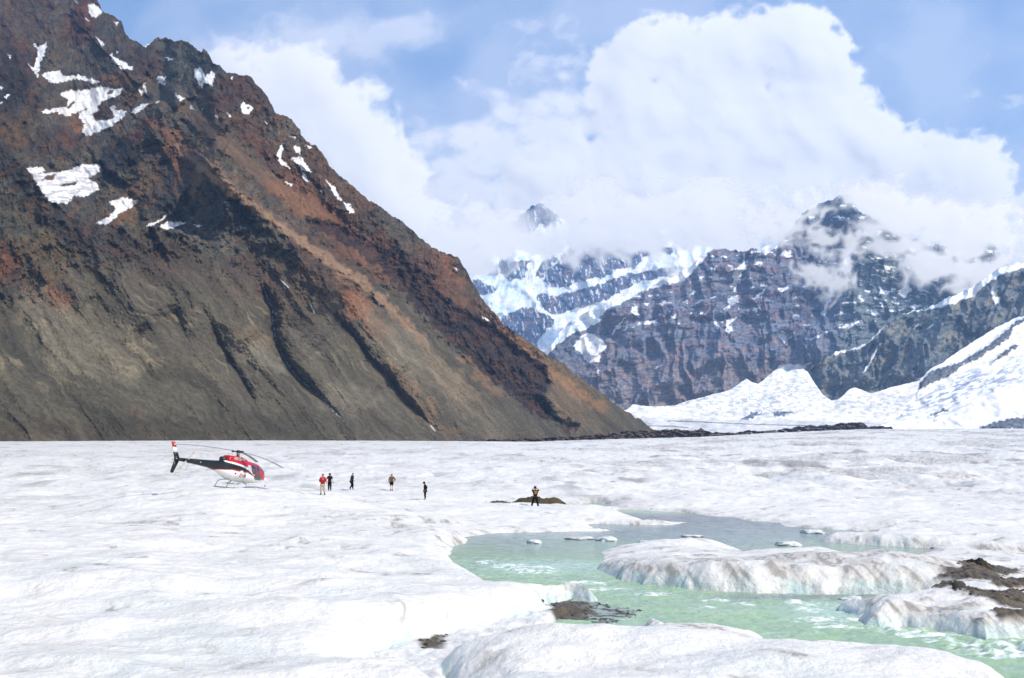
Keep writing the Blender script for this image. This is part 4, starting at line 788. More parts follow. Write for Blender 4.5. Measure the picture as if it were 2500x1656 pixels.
# ================================================================== floes, boulders, mounds
def lump(name, size, seed, mat, parent=None, flat=.35, sub=4, rough=.35, freq=1.6, bottom=-.3, dark=None):
    """an irregular block from a subdivided ball"""
    import bmesh
    bm = bmesh.new(); bmesh.ops.create_icosphere(bm, subdivisions=sub, radius=1.0)
    v = np.array([x.co for x in bm.verts]); n1 = fbm(v[:, 0] * freq + seed, v[:, 1] * freq + v[:, 2] * freq * .7, 4, seed, .55); n2 = ridged(v[:, 0] * freq * 1.3 + v[:, 2], v[:, 1] * freq * 1.3 - v[:, 2] * .6, 4, seed + 3)
    r = 1 + rough * n1 + rough * .6 * (n2 - .4); v = v * r[:, None]
    v[:, 2] = np.where(v[:, 2] < bottom, bottom, v[:, 2])
    for x, c in zip(bm.verts, v): x.co = (c[0] * size[0] / 2, c[1] * size[1] / 2, c[2] * size[2])
    me = bpy.data.meshes.new(name); bm.to_mesh(me); bm.free(); me.polygons.foreach_set("use_smooth", [True] * len(me.polygons)); me.materials.append(mat)
    o = bpy.data.objects.new(name, me); C.objects.link(o)
    if parent: o.parent = parent
    return o
def mottled(name, ca, cb, scale, bump, rough=.8, spec=.25, hi=None):
    m, nt, p = new_mat(name); tc = nt.nodes.new("ShaderNodeTexCoord").outputs['Object']
    n = noise_node(nt, scale, 8, .68, tc); r = ramp(nt, n.outputs[0], [(.32, tuple(ca)), (.66, tuple(cb))] if hi is None else [(.30, tuple(ca)), (.6, tuple(cb)), (.75, tuple(hi))])
    nt.links.new(r.outputs[0], p.inputs['Base Color']); p.inputs['Roughness'].default_value = rough; p.inputs['Specular IOR Level'].default_value = spec
    b = nt.nodes.new("ShaderNodeBump"); b.inputs['Distance'].default_value = bump; n2 = noise_node(nt, scale * 3, 8, .7, tc); nt.links.new(n2.outputs[0], b.inputs['Height']); nt.links.new(b.outputs[0], p.inputs['Normal'])
    return m
floe_m = mottled("floe_ice_mat", (.56, .58, .56), (.74, .73, .69), 3.0, .04, .45)
dfloe_m = mottled("dirty_ice_mat", (.38, .36, .33), (.74, .74, .72), 2.2, .05, .6)
mound_m = mottled("gravel_mound_mat", srgb(52, 46, 34), srgb(98, 88, 66), 1.6, .15, .95, .15)
stone_m = mottled("stone_mat", srgb(48, 44, 40), srgb(98, 92, 84), 2.0, .05, .9)
def floe(px, py, wpx, hpx, depth, seed, mat, label, name="ice_floe", cat="ice floe", yaw=0):
    x, y = at_z(px, py, 0.0); m = F / y; o = lump(name, (wpx / m, depth, hpx / m * .6), seed, mat, rough=.30, freq=1.4)
    o.location = (x, y, 0.03); o.rotation_euler = (0, 0, radians(yaw)); tag(o, label, cat, "ice floes drifting in the stream")
floe(1305, 1326, 34, 11, 1.1, 2, floe_m, "small rounded white ice floe alone in the grey water left of mid-channel")
floe(1482, 1319, 50, 11, 1.6, 5, floe_m, "cream coloured humped ice floe at the right end of the low line of floes")
floe(1415, 1316, 70, 7, 1.4, 8, dfloe_m, "low flat dirty ice floe touching the left side of the cream humped floe")
floe(1690, 1311, 52, 6, 1.2, 11, floe_m, "thin white slab of ice beside the far shore of the long island")
floe(1573, 1325, 26, 6, .8, 14, floe_m, "tiny white ice block on the grey shelf of the island's left end")
floe(1985, 1301, 60, 10, 1.7, 17, floe_m, "pointed white ice floe near the far bank of the channel")
floe(1925, 1331, 62, 12, 1.6, 20, floe_m, "white wedge of ice leaning against the far edge of the island")
floe(2310, 1343, 60, 7, 1.6, 23, dfloe_m, "flat creamy ice floe in the brown shallow water, left of two")
floe(2392, 1344, 30, 5, 1.0, 26, dfloe_m, "smallest creamy ice floe in the brown shallow water, right of two")
floe(1432, 1239, 22, 6, 1.2, 29, floe_m, "small white ice block at the left end of the little green pool")
floe(2078, 1470, 56, 17, 1.2, 32, floe_m, "rounded white ice boulder at the tip of the undercut ledge by the rapids", "ice_block", "ice block")
# the brown rubble mound under the photographer
def mound(px, py, z0, wpx, hpx, dep, seed, label, name="rubble_mound", cat="rubble mound", mat=None):
    x, y = at_z(px, py, z0); m = F / y; n = 90; u = np.linspace(-1, 1, n); U, V = np.meshgrid(u, u)
    e = np.clip(1 - np.abs(U) ** 2.6 - np.abs(V) ** 2, 0, 1) ** .6
    H = e * (0.62 + .42 * fbm(U * 2.2 + seed, V * 1.2, 5, seed, .55) + .25 * ridged(U * 4 + seed, V * 2, 4, seed + 5)) * hpx / m * 1.05
    g = grid_obj(name, U * wpx / m / 2, V * dep / 2, H - .25 * (1 - ss(0, .25, e)), mat or mound_m)
    g.location = (x, y, Gz(x, y) - .05); tag(g, label, cat); return g
m1 = mound(1315, 1236, .15, 134, 16, 3.0, 4, "long dark brown rubble mound beneath the man in the tan vest")
m2 = mound(1215, 1234, .15, 70, 6, 2.0, 9, "low thin strip of brown rubble left of the large mound")
mound(2386, 1407, .45, 62, 17, 2.4, 14, "small dark gravel cone on the dirty ice at the right", "gravel_cone", "gravel cone", mottled("wet_gravel_mat", srgb(46, 40, 30), srgb(92, 80, 60), 2.2, .12, .85, .3))
def stone(px, py, s, seed, label):
    x, y = at_z(px, py, .4); o = lump("boulder", (s, s * .8, s * .5), seed, stone_m, sub=2, rough=.45); o.location = (x, y, Gz(x, y)); o.rotation_euler = (0, 0, seed); tag(o, label, "boulder")
stone(2343, 1476, .45, 3, "little black stone on the grey ice left of the lower gravel patch")

# loose stones on the gravel patches, one scatter
import bmesh
bm = bmesh.new(); rs = np.random.RandomState(5); cnt = 0
polys = GRAV + SED
while cnt < 600:
    P_ = polys[rs.randint(len(polys))]; xs_ = [p[0] for p in P_]; ys_ = [p[1] for p in P_]
    x, y = rs.uniform(min(xs_) - .8, max(xs_) + .8), rs.uniform(min(ys_) - .6, max(ys_) + .6)
    if float(sdf(np.array([x]), np.array([y]), P_)[0]) < -.12: continue
    s_ = .02 + .09 * rs.rand() ** 3; z = Gz(x, y)
    if z < .02 or (z > .35 and x < 5) or y < 37.5 and x > 8: continue
    r_ = bmesh.ops.create_icosphere(bm, subdivisions=1, radius=1.0); sc = s_ * rs.uniform(.6, 1.3, 3)
    for v_ in r_['verts']: v_.co = Vector((v_.co.x * sc[0] * rs.uniform(.8, 1.2) + x, v_.co.y * sc[1] + y, v_.co.z * sc[2] * .6 + z))
    cnt += 1
me = bpy.data.meshes.new("loose_stones"); bm.to_mesh(me); bm.free(); me.materials.append(stone_m); o = bpy.data.objects.new("loose_stones", me); C.objects.link(o)
tag(o, "small dark stones scattered over the gravel patches beside the river", "stones", kind="stuff")
# ================================================================== HELICOPTER
def tube(pts, r, n=8, r2=None):
    """verts, faces of a tube along pts"""
    pts = [Vector(p) for p in pts]; V, Fc = [], []
    up = Vector((0.13, 0.21, 1)).normalized()
    for i, p in enumerate(pts):
        t = (pts[min(i + 1, len(pts) - 1)] - pts[max(i - 1, 0)]).normalized()
        a = t.cross(up)
        if a.length < .05: a = t.cross(Vector((1, 0, 0)))
        a.normalize(); b = t.cross(a); rr_ = r + ((r2 if r2 is not None else r) - r) * i / (len(pts) - 1)
        V += [p + (a * cos(2 * pi * k / n) + b * sin(2 * pi * k / n)) * rr_ for k in range(n)]
    for i in range(len(pts) - 1):
        for k in range(n): Fc.append((i * n + k, i * n + (k + 1) % n, (i + 1) * n + (k + 1) % n, (i + 1) * n + k))
    Fc.append(tuple(range(n))[::-1]); Fc.append(tuple(range((len(pts) - 1) * n, len(pts) * n)))
    return V, Fc
def join(*vf):
    V, Fc = [], []
    for v, f in vf: o = len(V); V += list(v); Fc += [tuple(i + o for i in q) for q in f]
    return V, Fc
def prism(poly, y0, y1):
    """closed side-view outline (x,z) given thickness in y"""
    n = len(poly); V = [(x, y0, z) for x, z in poly] + [(x, y1, z) for x, z in poly]
    return V, [tuple(range(n))[::-1], tuple(range(n, 2 * n))] + [(i, (i + 1) % n, n + (i + 1) % n, n + i) for i in range(n)]
def smooth_curve(pts, n=8):
    out = []; P = [np.array(p, float) for p in pts]; P = [2 * P[0] - P[1]] + P + [2 * P[-1] - P[-2]]
    for i in range(1, len(P) - 2):
        for k in range(n):
            t = k / n; a, b, c, d = P[i - 1:i + 3]
            out.append(tuple(.5 * ((2 * b) + (-a + c) * t + (2 * a - 5 * b + 4 * c - d) * t * t + (-a + 3 * b - 3 * c + d) * t ** 3)))
    out.append(tuple(P[-2])); return out
paint_m, pnt, pp = new_mat("gloss_paint_mat"); pa = N(pnt, "ShaderNodeAttribute", attribute_name="col"); pnt.links.new(pa.outputs['Color'], pp.inputs['Base Color'])
pp.inputs['Roughness'].default_value = .28; pp.inputs['Coat Weight'].default_value = .2; pp.inputs['Specular IOR Level'].default_value = .35
RED = (.44, .006, .012); BLK = (.006, .006, .007); WHT = (.74, .74, .72); GRY = (.30, .31, .32)
black_m = plain_mat("black_paint_mat", BLK, .35); red_m = plain_mat("red_paint_mat", RED, .35); white_m = plain_mat("white_paint_mat", WHT, .35); blade_m = plain_mat("blade_grey_mat", (.20, .21, .22), .5)
metal_m = plain_mat("skid_metal_mat", (.50, .50, .50), .4, .3); darkmetal_m = plain_mat("dark_metal_mat", (.05, .045, .045), .45, .6); orange_m = plain_mat("orange_tip_mat", (.62, .25, .05), .5)
glass_m, gnt, gp = new_mat("tinted_glass_mat"); gp.inputs['Base Color'].default_value = (.03, .035, .04, 1); gp.inputs['Roughness'].default_value = .04; gp.inputs['Coat Weight'].default_value = 1.0
gn = noise_node(gnt, 2.0, 2); gr_ = ramp(gnt, gn.outputs[0], [(.4, (.02, .022, .026)), (.6, (.05, .055, .06))]); gnt.links.new(gr_.outputs[0], gp.inputs['Base Color'])
clear_m = plain_mat("pale_perspex_mat", (.42, .46, .48), .08, 0, .6, coat=1)
HS = np.array([(3.36, 1.17, 1.13, .02), (3.30, 1.30, 1.02, .16), (3.15, 1.50, .86, .38), (2.85, 1.76, .72, .62), (2.45, 2.06, .63, .80), (1.9, 2.26, .58, .91), (1.3, 2.34, .56, .935), (.5, 2.36, .56, .935), (-.3, 2.34, .58, .92), (-.9, 2.30, .66, .86), (-1.5, 2.22, .86, .68), (-2.1, 2.14, 1.10, .46), (-2.6, 2.09, 1.28, .34), (-3.5, 2.04, 1.44, .27), (-5.0, 1.98, 1.56, .20), (-6.3, 1.93, 1.64, .15), (-7.05, 1.90, 1.68, .11), (-7.12, 1.82, 1.76, .02)])[::-1]
def hst(x):
    return [np.interp(x, HS[:, 0], HS[:, k]) for k in (1, 2, 3)]
def hsurf(x, th, off=0.0):
    zt, zb, w_ = hst(x); zc = zb + (zt - zb) * .46; c, s = np.cos(th), np.sin(th); e = 2 / 2.55
    y = -(w_ + off) * np.sign(c) * np.abs(c) ** e; z = zc + np.where(s > 0, (zt - zc + off), (zc - zb + off)) * np.sign(s) * np.abs(s) ** e
    return y, z
def paint(X, Z, yy):
    """livery on the side view"""
    col = np.broadcast_to(np.array(WHT), X.shape + (3,)).copy()
    r0 = np.interp(X, [-4.2, -3.6, -2.5, -1.3, .14, .85, 1.5, 2.2, 3.3], [1.0, 1.14, 1.36, 1.42, 1.38, 1.18, 1.0, .92, .88])   # red pinstripe foot
    b1 = np.interp(X, [-7.2, -2.1, -1.9, -1.2, -.4, .43, 1.0, 1.7, 2.4], [3, 3, 2.05, 1.94, 1.82, 1.58, 1.25, 1.02, .95])
    w1 = np.interp(X, [-2.0, -1.2, .14, .8, 1.3, 1.8], [2.24, 2.12, 1.84, 1.52, 1.2, .95])
    col[Z > r0] = RED; col[(Z > r0 + .055)] = BLK; col[(Z > b1)] = WHT; col[(Z > w1) & (X > -2.05)] = RED
    return col
def loft(name, xs, fth, par, mat, colf=None):
    th = np.linspace(-pi, pi, 97); XX_, TT = np.meshgrid(xs, th, indexing='ij'); y, z = fth(XX_, TT)
    return grid_obj(name, XX_, y, z, mat, colf(XX_, z, y) if colf else None, parent=par)
HYAW = radians(61.7); HX2, HY2 = at_z(572.5, 1194.5, 1.95)
heli = empty("helicopter", (HX2, HY2, 0), HYAW)
tag(heli, "red, white and black helicopter parked nose down slope on the ice", "helicopter")
hz_ = np.mean([Gz(HX2 + .8, HY2 + .8), Gz(HX2, HY2), Gz(HX2 - 1, HY2 - 1), Gz(HX2 + 1.3, HY2 - .2), Gz(HX2 - .9, HY2 + .2)]); heli.location.z = float(hz_) + .05
heli.rotation_euler = (radians(1.0), radians(6.2), HYAW)
xs = np.concatenate([np.linspace(-7.12, -2.6, 60), np.linspace(-2.58, 2.9, 150), np.linspace(2.92, 3.36, 24)])
body = loft("fuselage", xs, hsurf, heli, paint_m, paint)
def panel(name, poly, mat, par, off=.012, side=-1):
    """a flush panel cut from the cabin side, from its side-view outline"""
    bx0, bx1 = min(p[0] for p in poly), max(p[0] for p in poly); bz0, bz1 = min(p[1] for p in poly), max(p[1] for p in poly)
    U, V = np.meshgrid(np.linspace(bx0, bx1, 40), np.linspace(bz0, bz1, 40)); zt, zb, w_ = hst(U); zc = zb + (zt - zb) * .46
    k = np.where(V > zc, (V - zc) / (zt - zc), (zc - V) / (zc - zb)); k = np.clip(k, 0, .999); y = side * ((w_ + off) * (1 - k ** 2.55) ** (1 / 2.55))
    return grid_obj(name, U, y, V, mat, parent=par, mask=sdf(U, V, poly) > -.01)
for sd_ in (-1, 1):
    panel("front_door_window", [(.95, 1.35), (.85, 1.96), (1.05, 2.08), (1.45, 2.06), (1.72, 1.92), (1.95, 1.45), (1.9, 1.30), (1.2, 1.27)], glass_m, heli, side=sd_)
    panel("rear_door_window", [(.30, 1.62), (.42, 1.98), (.72, 2.0), (.78, 1.52), (.6, 1.50)], clear_m, heli, side=sd_)
    panel("chin_window", [(1.30, .95), (1.22, 1.20), (2.0, 1.23), (2.35, 1.05), (2.2, .84), (1.6, .84)], glass_m, heli, side=sd_)
    panel("window_frame", [(1.38, 1.30), (1.30, 2.04), (1.36, 2.04), (1.45, 1.30)], red_m, heli, off=.022, side=sd_)
panel("fuel_cap", [(-1.05, 1.12), (-1.05, 1.24), (-.93, 1.24), (-.93, 1.12)], black_m, heli)
panel("door_outline", [(-.80, .78), (-.80, 1.36), (-.785, 1.36), (-.785, .78)], darkmetal_m, heli)
# windscreen: wraps the nose in front of the doors
th = np.linspace(radians(18), radians(162), 60); U, T = np.meshgrid(np.linspace(2.02, 2.98, 30), th); y, z = hsurf(U, T, .012)
mk = (z > 1.36) & (z < 1.36 + .72 + .1 * (U < 3)) & (np.abs(y) > .02)
grid_obj("windscreen", U, y, z, glass_m, parent=heli, mask=mk)
# cowling, exhaust, mast
def cowl(X, T):
    k = np.clip(np.minimum((X + 1.55) / .22, (1.15 - X) / .95), 0, 1) ** .5; w_ = .50 * (.75 + .25 * k); zt = 2.18 + .46 * k; zc = 2.12
    c, s = np.cos(T), np.sin(T); return -w_ * np.sign(c) * np.abs(c) ** .55, zc + np.where(s > 0, zt - zc, .15) * np.sign(s) * np.abs(s) ** .6
cw = loft("engine_cowling", np.concatenate([np.linspace(-1.55, -1.3, 12), np.linspace(-1.25, 1.15, 50)]), cowl, heli, red_m)
v, f = join(tube([(-1.35, 0, 2.30), (-1.6, 0, 2.28), (-1.95, 0, 2.24)], .20, 20), tube([(-1.95, 0, 2.24), (-1.90, 0, 2.245)], .24, 20)); mesh_obj("exhaust_pipe", v, f, darkmetal_m, heli)
v, f = tube([(0, 0, 2.6), (0, 0, 2.72), (0, 0, 2.98)], .16, 14, .075); mast = mesh_obj("rotor_mast", v, f, darkmetal_m, heli)
for q_ in ([(.16, 0, 2.66), (.13, .02, 3.0)], [(-.14, .10, 2.66), (-.12, .08, 3.0)], [(-.1, -.14, 2.66), (-.1, -.1, 3.0)]): mesh_obj("control_rod", *tube(q_, .02, 6), metal_m, mast)
hub_v = []
for a in (0, 1, 2):
    an = radians(143 + 120 * a); d_ = Vector((cos(an), sin(an), 0)); hub_v.append(tube([(0, 0, 3.06), tuple(d_ * .45 + Vector((0, 0, 3.05)))], .055, 8)); hub_v.append(tube([tuple(d_ * .38 + Vector((0, 0, 3.05))), tuple(d_ * .56 + Vector((0, 0, 3.05)))], .085, 10))
hub_v.append(tube([(0, 0, 2.96), (0, 0, 3.02), (0, 0, 3.12), (0, 0, 3.17)], .19, 16, .15)); v, f = join(*hub_v); mesh_obj("rotor_hub", v, f, darkmetal_m, heli)
for ang, rise, droop in ((143, -.55, .42), (-97, .60, .62), (23, -.02, .50)):
    an = radians(ang); V_, F_ = [], []; n = 28
    for i in range(n + 1):
        r_ = .5 + (5.35 - .5) * i / n; ch = .35 if i > 2 else .16 + .095 * i; q = (r_ / 5.35); zz = 3.05 - droop * q ** 2.2 - rise * q
        for (cx, cz) in ((-.3, 0), (0, .028), (.35, .018), (.7, 0), (.35, -.014), (0, -.018)):
            px_, py_ = r_, cx * ch; V_.append((px_ * cos(an) - py_ * sin(an), px_ * sin(an) + py_ * cos(an), zz + cz))
    for i in range(n):
        for k in range(6): F_.append((i * 6 + k, i * 6 + (k + 1) % 6, (i + 1) * 6 + (k + 1) % 6, (i + 1) * 6 + k))
    F_ += [tuple(range(6)), tuple(range(n * 6, n * 6 + 6))]; mesh_obj("rotor_blade", V_, F_, blade_m, heli)
# tail
fin = mesh_obj("tail_fin", *prism([(-6.62, 1.88), (-6.90, 2.16), (-7.18, 1.86), (-7.12, 1.66)], -.045, .045), black_m, heli)
def finp(z): t = (z - 1.88) / 1.22; return -6.66 - .66 * t, -7.16 - .50 * t
def finseg(name, z0, z1, mat, par, y_=.04):
    a0, b0 = finp(z0); a1, b1 = finp(z1); return mesh_obj(name, *prism([(a0, z0), (a1, z1), (b1, z1), (b0, z0)], -y_, y_), mat, par)
finseg("fin_base", 1.90, 2.30, black_m, fin, .04); finseg("fin_band", 2.30, 2.70, white_m, fin, .038); finseg("fin_tip", 2.70, 3.10, red_m, fin, .036)
mesh_obj("fin_emblem", *prism([(-7.24, 2.86), (-7.30, 2.97), (-7.40, 2.94), (-7.38, 2.85)], -.042, .042), white_m, fin)
mesh_obj("lower_fin", *prism([(-6.66, 1.70), (-7.14, 1.72), (-7.42, .78), (-7.30, .68), (-7.14, .74)], -.04, .04), black_m, heli)
mesh_obj("stabiliser", [(-5.75, -1.25, 1.80), (-6.15, -1.25, 1.80), (-6.15, 1.25, 1.80), (-5.75, 1.25, 1.80), (-5.75, -1.25, 1.85), (-6.15, -1.25, 1.83), (-6.15, 1.25, 1.83), (-5.75, 1.25, 1.85)], [(3, 2, 1, 0), (4, 5, 6, 7), (0, 1, 5, 4), (1, 2, 6, 5), (2, 3, 7, 6), (3, 0, 4, 7)], black_m, heli, smooth=False)
trot = mesh_obj("tail_rotor", *join(tube([(-6.1, -.13, 1.78), (-6.1, -.36, 1.78)], .075, 12), tube([(-6.1, -.28, 1.78), (-6.1, -.33, 1.78)], .13, 14)), darkmetal_m, heli)
for sg in (1, -1):
    c_, s_ = cos(radians(46)) * sg, sin(radians(46)) * sg
    def tb(r0, r1, hw): return [(-6.1 + c_ * r0 - s_ * hw * sg, 1.78 + s_ * r0 + c_ * hw * sg), (-6.1 + c_ * r1 - s_ * hw * sg, 1.78 + s_ * r1 + c_ * hw * sg), (-6.1 + c_ * r1 + s_ * hw * sg, 1.78 + s_ * r1 - c_ * hw * sg), (-6.1 + c_ * r0 + s_ * hw * sg, 1.78 + s_ * r0 - c_ * hw * sg)]
    tbl = mesh_obj("tail_rotor_blade", *prism(tb(.12, .84, .09), -.32, -.295), plain_mat("tail_blade_mat", (.42, .42, .42), .5), heli, smooth=False); mesh_obj("blade_tip", *prism(tb(.84, .95, .092), -.322, -.293), orange_m, tbl, smooth=False)
mesh_obj("tail_guard", *tube(smooth_curve([(-5.6, 0, 1.62), (-5.75, 0, 1.15), (-6.2, 0, .85), (-6.75, 0, .76), (-7.2, 0, .80)], 8), .022, 6), metal_m, heli)
mesh_obj("tail_skid_wire", *tube([(-7.3, 0, .74), (-7.75, 0, .62)], .015, 6), metal_m, heli)
# landing gear
for sg in (-1, 1):
    sk = mesh_obj("skid", *tube(smooth_curve([(-1.35, sg * 1.08, .05), (-1.0, sg * 1.08, .045), (0, sg * 1.08, .045), (1.0, sg * 1.08, .045), (1.35, sg * 1.08, .07), (1.6, sg * 1.08, .20)], 6), .045, 10), metal_m, heli)
    mesh_obj("boarding_step", *join(tube([(-.1, sg * .98, .42), (1.55, sg * .98, .42)], .028, 8), tube([(.1, sg * .98, .42), (.1, sg * .62, .60)], .02, 6), tube([(1.4, sg * .98, .42), (1.4, sg * .62, .62)], .02, 6)), metal_m, heli)
for xx in (-1.15, .22):
    mesh_obj("cross_tube", *tube(smooth_curve([(xx, -1.08, .06), (xx, -1.03, .28), (xx, -.85, .52), (xx, -.5, .64), (xx, 0, .66), (xx, .5, .64), (xx, .85, .52), (xx, 1.03, .28), (xx, 1.08, .06)], 6), .036, 10), metal_m, heli)
mir = mesh_obj("mirror_bracket", *tube(smooth_curve([(3.2, -.12, 1.0), (3.45, -.2, .92), (3.55, -.22, .7), (3.5, -.22, .52)], 5), .014, 6), metal_m, heli)
v, f = tube([(3.5, -.22, .40), (3.5, -.22, .46), (3.5, -.22, .53)], .055, 10, .03); mesh_obj("mirror", v, f, black_m, mir)
for q_ in ([(-1.1, 0, 2.6), (-1.15, 0, 2.82)], [(-.6, 0, .60), (-.62, 0, .36)], [(1.6, 0, .57), (1.6, 0, .44)]): mesh_obj("antenna", *tube(q_, .014, 6), darkmetal_m, heli)
def lettering(name, txt, size, loc, shear, mat, par, w_=1.0, ext=.006, off=0.0):
    cu = bpy.data.curves.new("txt", 'FONT'); cu.body = txt; cu.size = size; cu.shear = shear; cu.extrude = ext; cu.offset = off; cu.resolution_u = 3
    t = bpy.data.objects.new("txt", cu); C.objects.link(t); dg = bpy.context.evaluated_depsgraph_get(); me = bpy.data.meshes.new_from_object(t.evaluated_get(dg)); bpy.data.objects.remove(t)
    me.name = name; me.materials.clear(); me.materials.append(mat); o = bpy.data.objects.new(name, me); C.objects.link(o); o.parent = par
    o.location = loc; o.rotation_euler = (radians(90), 0, 0); o.scale = (w_, 1, 1); return o
lettering("registration", "N212EH", .36, (-.98, -.515, 2.30), .0, plain_mat("letter_grey_mat", (.62, .60, .60), .5), heli, 1.02, off=.004)
lettering("operator_name", "Era", .46, (-.72, -.945, .92), .45, plain_mat("letter_red_mat", (.42, .01, .05), .5), heli, 1.35)
mesh_obj("name_flourish", *tube(smooth_curve([(-.78, -.95, .88), (-.6, -.955, .93), (-.45, -.955, .90)], 4), .012, 6), red_m, heli)
lettering("boom_lettering", "ERA", .09, (-4.6, -.235, 1.74), .2, white_m, heli)
# ================================================================== PEOPLE
def skin(name, V, E, mat, parent, root, sub=2):
    ks = list(V); me = bpy.data.meshes.new(name); me.from_pydata([V[k][0] for k in ks], [(ks.index(a), ks.index(b)) for a, b in E], []); me.update()
    o = bpy.data.objects.new(name, me); C.objects.link(o); md = o.modifiers.new("s", 'SKIN'); md.use_smooth_shade = True
    for i, k in enumerate(ks):
        r = V[k][1]; me.skin_vertices[0].data[i].radius = r if isinstance(r, tuple) else (r, r); me.skin_vertices[0].data[i].use_root = (k == root)
    o.modifiers.new("u", 'SUBSURF').levels = sub; dg = bpy.context.evaluated_depsgraph_get(); m2 = bpy.data.meshes.new_from_object(o.evaluated_get(dg)); m2.name = name
    o.modifiers.clear(); o.data = m2; bpy.data.meshes.remove(me); m2.materials.clear(); m2.materials.append(mat); o.parent = parent
    m2.polygons.foreach_set("use_smooth", [True] * len(m2.polygons)); return o
skin_m = plain_mat("skin_mat", srgb(196, 140, 116), .6, noise=30)
def cloth(name, c, k=14): return plain_mat(name, c, .9, spec=.1, noise=k)
blk = cloth("black_cloth_mat", (.012, .012, .013)); char = cloth("charcoal_cloth_mat", (.022, .022, .024)); redc = cloth("red_jacket_mat", (.42, .022, .025)); beige = cloth("beige_cloth_mat", srgb(176, 166, 148)); camo = mottled("olive_camouflage_mat", srgb(52, 44, 26), srgb(116, 98, 62), 9, .004, .9); tanv = cloth("tan_vest_mat", srgb(150, 112, 44)); grey = cloth("grey_shirt_mat", srgb(150, 150, 150)); hair_g = cloth("grey_hair_mat", srgb(150, 130, 112), 40); hair_b = cloth("dark_hair_mat", (.015, .012, .010), 40); boot = cloth("boot_mat", (.02, .018, .016), 20)
def vadd(a, b, t=1.0): return tuple(a[i] + b[i] * t for i in range(3))
def lerp(a, b, t): return tuple(a[i] + (b[i] - a[i]) * t for i in range(3))
def person(px, py, hgt, yaw, label, feet, knees, hands, elbows, lean=(0, 0), head=(0, 0, 0), top=None, legs=None, shoes=boot, hair=hair_b, bare_arm=False, shorts=False, coat=0.0, vest=None, shirt=None, held=None, zb=None, bulk=1.0, dz=0.0, z0=None):
    """standing figure looking along -Y before its yaw; feet/knees/hands/elbows: (left, right) positions for a body 1.75 m tall"""
    for _ in range(1):
        Y = None
        ys = np.linspace(60, 150, 400); xs_ = (px - 1250) / F * (ys * CP - 3.2 * 0)
        a_, dy_, dz_ = ray(px, py); X_ = a_ / dy_ * ys; zr = CAMZ + dz_ / dy_ * ys; zz, _ = ice_fields(X_[None], ys[None]); k = np.argmax(zr <= zz[0] + .0); Y = ys[k]; X = X_[k]; Z = zz[0][k]
    if z0 is not None: Y = z0[0]; X = float(a_ / dy_ * Y); Z = z0[1]
    s = hgt / 1.75; root = empty("person", (X, Y, Z + dz), yaw); root.scale = (s, s, s); tag(root, label, "person")
    lx, ly = lean; pelvis = (0, 0, .93); waist = (lx * .3, ly * .3, 1.08); chest = (lx * .75, ly * .75, 1.30); neckb = (lx, ly, 1.46); hd = vadd(neckb, (head[0] * .4, head[1] * .4, .09)); skull = vadd(neckb, (head[0], head[1], .19 + head[2])); crown = vadd(skull, (head[0] * .3, head[1] * .3 + .01, .075))
    shl = vadd(neckb, (.19, 0.0, -.05)); shr = vadd(neckb, (-.19, 0.0, -.05)); V = {}; E = []
    V.update(pelvis=(pelvis, (.13, .10)), waist=(waist, (.12, .09)), chest=(chest, (.15, .10)), neckb=(neckb, (.075, .07)), neck=(hd, .055), jaw=(lerp(hd, skull, .55), .072), skull=(skull, (.085, .095)), crown=(crown, .05))
    E += [("pelvis", "waist"), ("waist", "chest"), ("chest", "neckb"), ("neckb", "neck"), ("neck", "jaw"), ("jaw", "skull"), ("skull", "crown")]
    fdir = Vector((head[0] * .2, -1 + 0 * head[1], -abs(head[1]) * 1.0)).normalized()
    V["nose"] = (tuple(Vector(lerp(hd, skull, .75)) + fdir * .105), .014); E.append(("jaw", "nose"))
    for sn, sh, el, ha, sg in (("l", shl, elbows[0], hands[0], 1), ("r", shr, elbows[1], hands[1], -1)):
        V["sh" + sn] = (sh, .055); V["el" + sn] = (el, .042); V["wr" + sn] = (ha, .028); E += [("chest", "sh" + sn), ("sh" + sn, "el" + sn), ("el" + sn, "wr" + sn)]
        d_ = (Vector(ha) - Vector(el)).normalized(); side = d_.cross(Vector((0, 1, 0.2)));  side = side.normalized() if side.length > .1 else Vector((1, 0, 0)); pal = Vector(ha) + d_ * .07
        V["pa" + sn] = (tuple(pal), (.036, .02)); E.append(("wr" + sn, "pa" + sn)); curl = d_.cross(side) * (.02 * sg)
        for fi, (o_, L) in enumerate(((-.030, .062), (-.011, .075), (.010, .070), (.029, .055))):
            a = pal + side * o_ + d_ * .03; V[f"f{sn}{fi}a"] = (tuple(a), .0095); V[f"f{sn}{fi}b"] = (tuple(a + d_ * L * .6 + curl * .5), .0085); V[f"f{sn}{fi}c"] = (tuple(a + d_ * L * .9 + curl * 1.4), .007); E += [("pa" + sn, f"f{sn}{fi}a"), (f"f{sn}{fi}a", f"f{sn}{fi}b"), (f"f{sn}{fi}b", f"f{sn}{fi}c")]
        a = Vector(ha) + d_ * .03 + side * (-.036); V[f"t{sn}a"] = (tuple(a), .011); V[f"t{sn}b"] = (tuple(a + d_ * .045 - side * .02), .009); E += [("wr" + sn, f"t{sn}a"), (f"t{sn}a", f"t{sn}b")]
    for sn, ft, kn, sg in (("l", feet[0], knees[0], 1), ("r", feet[1], knees[1], -1)):
        hp = (sg * .095, 0, .88); V["hp" + sn] = (hp, .085); V["kn" + sn] = (kn, .056); V["an" + sn] = (vadd(ft, (0, 0, .08)), .038); V["to" + sn] = (vadd(ft, (sg * .02, -.15, .03)), .03); E += [("pelvis", "hp" + sn), ("hp" + sn, "kn" + sn), ("kn" + sn, "an" + sn), ("an" + sn, "to" + sn)]
    skin("body", V, E, skin_m, root, "pelvis", 2)
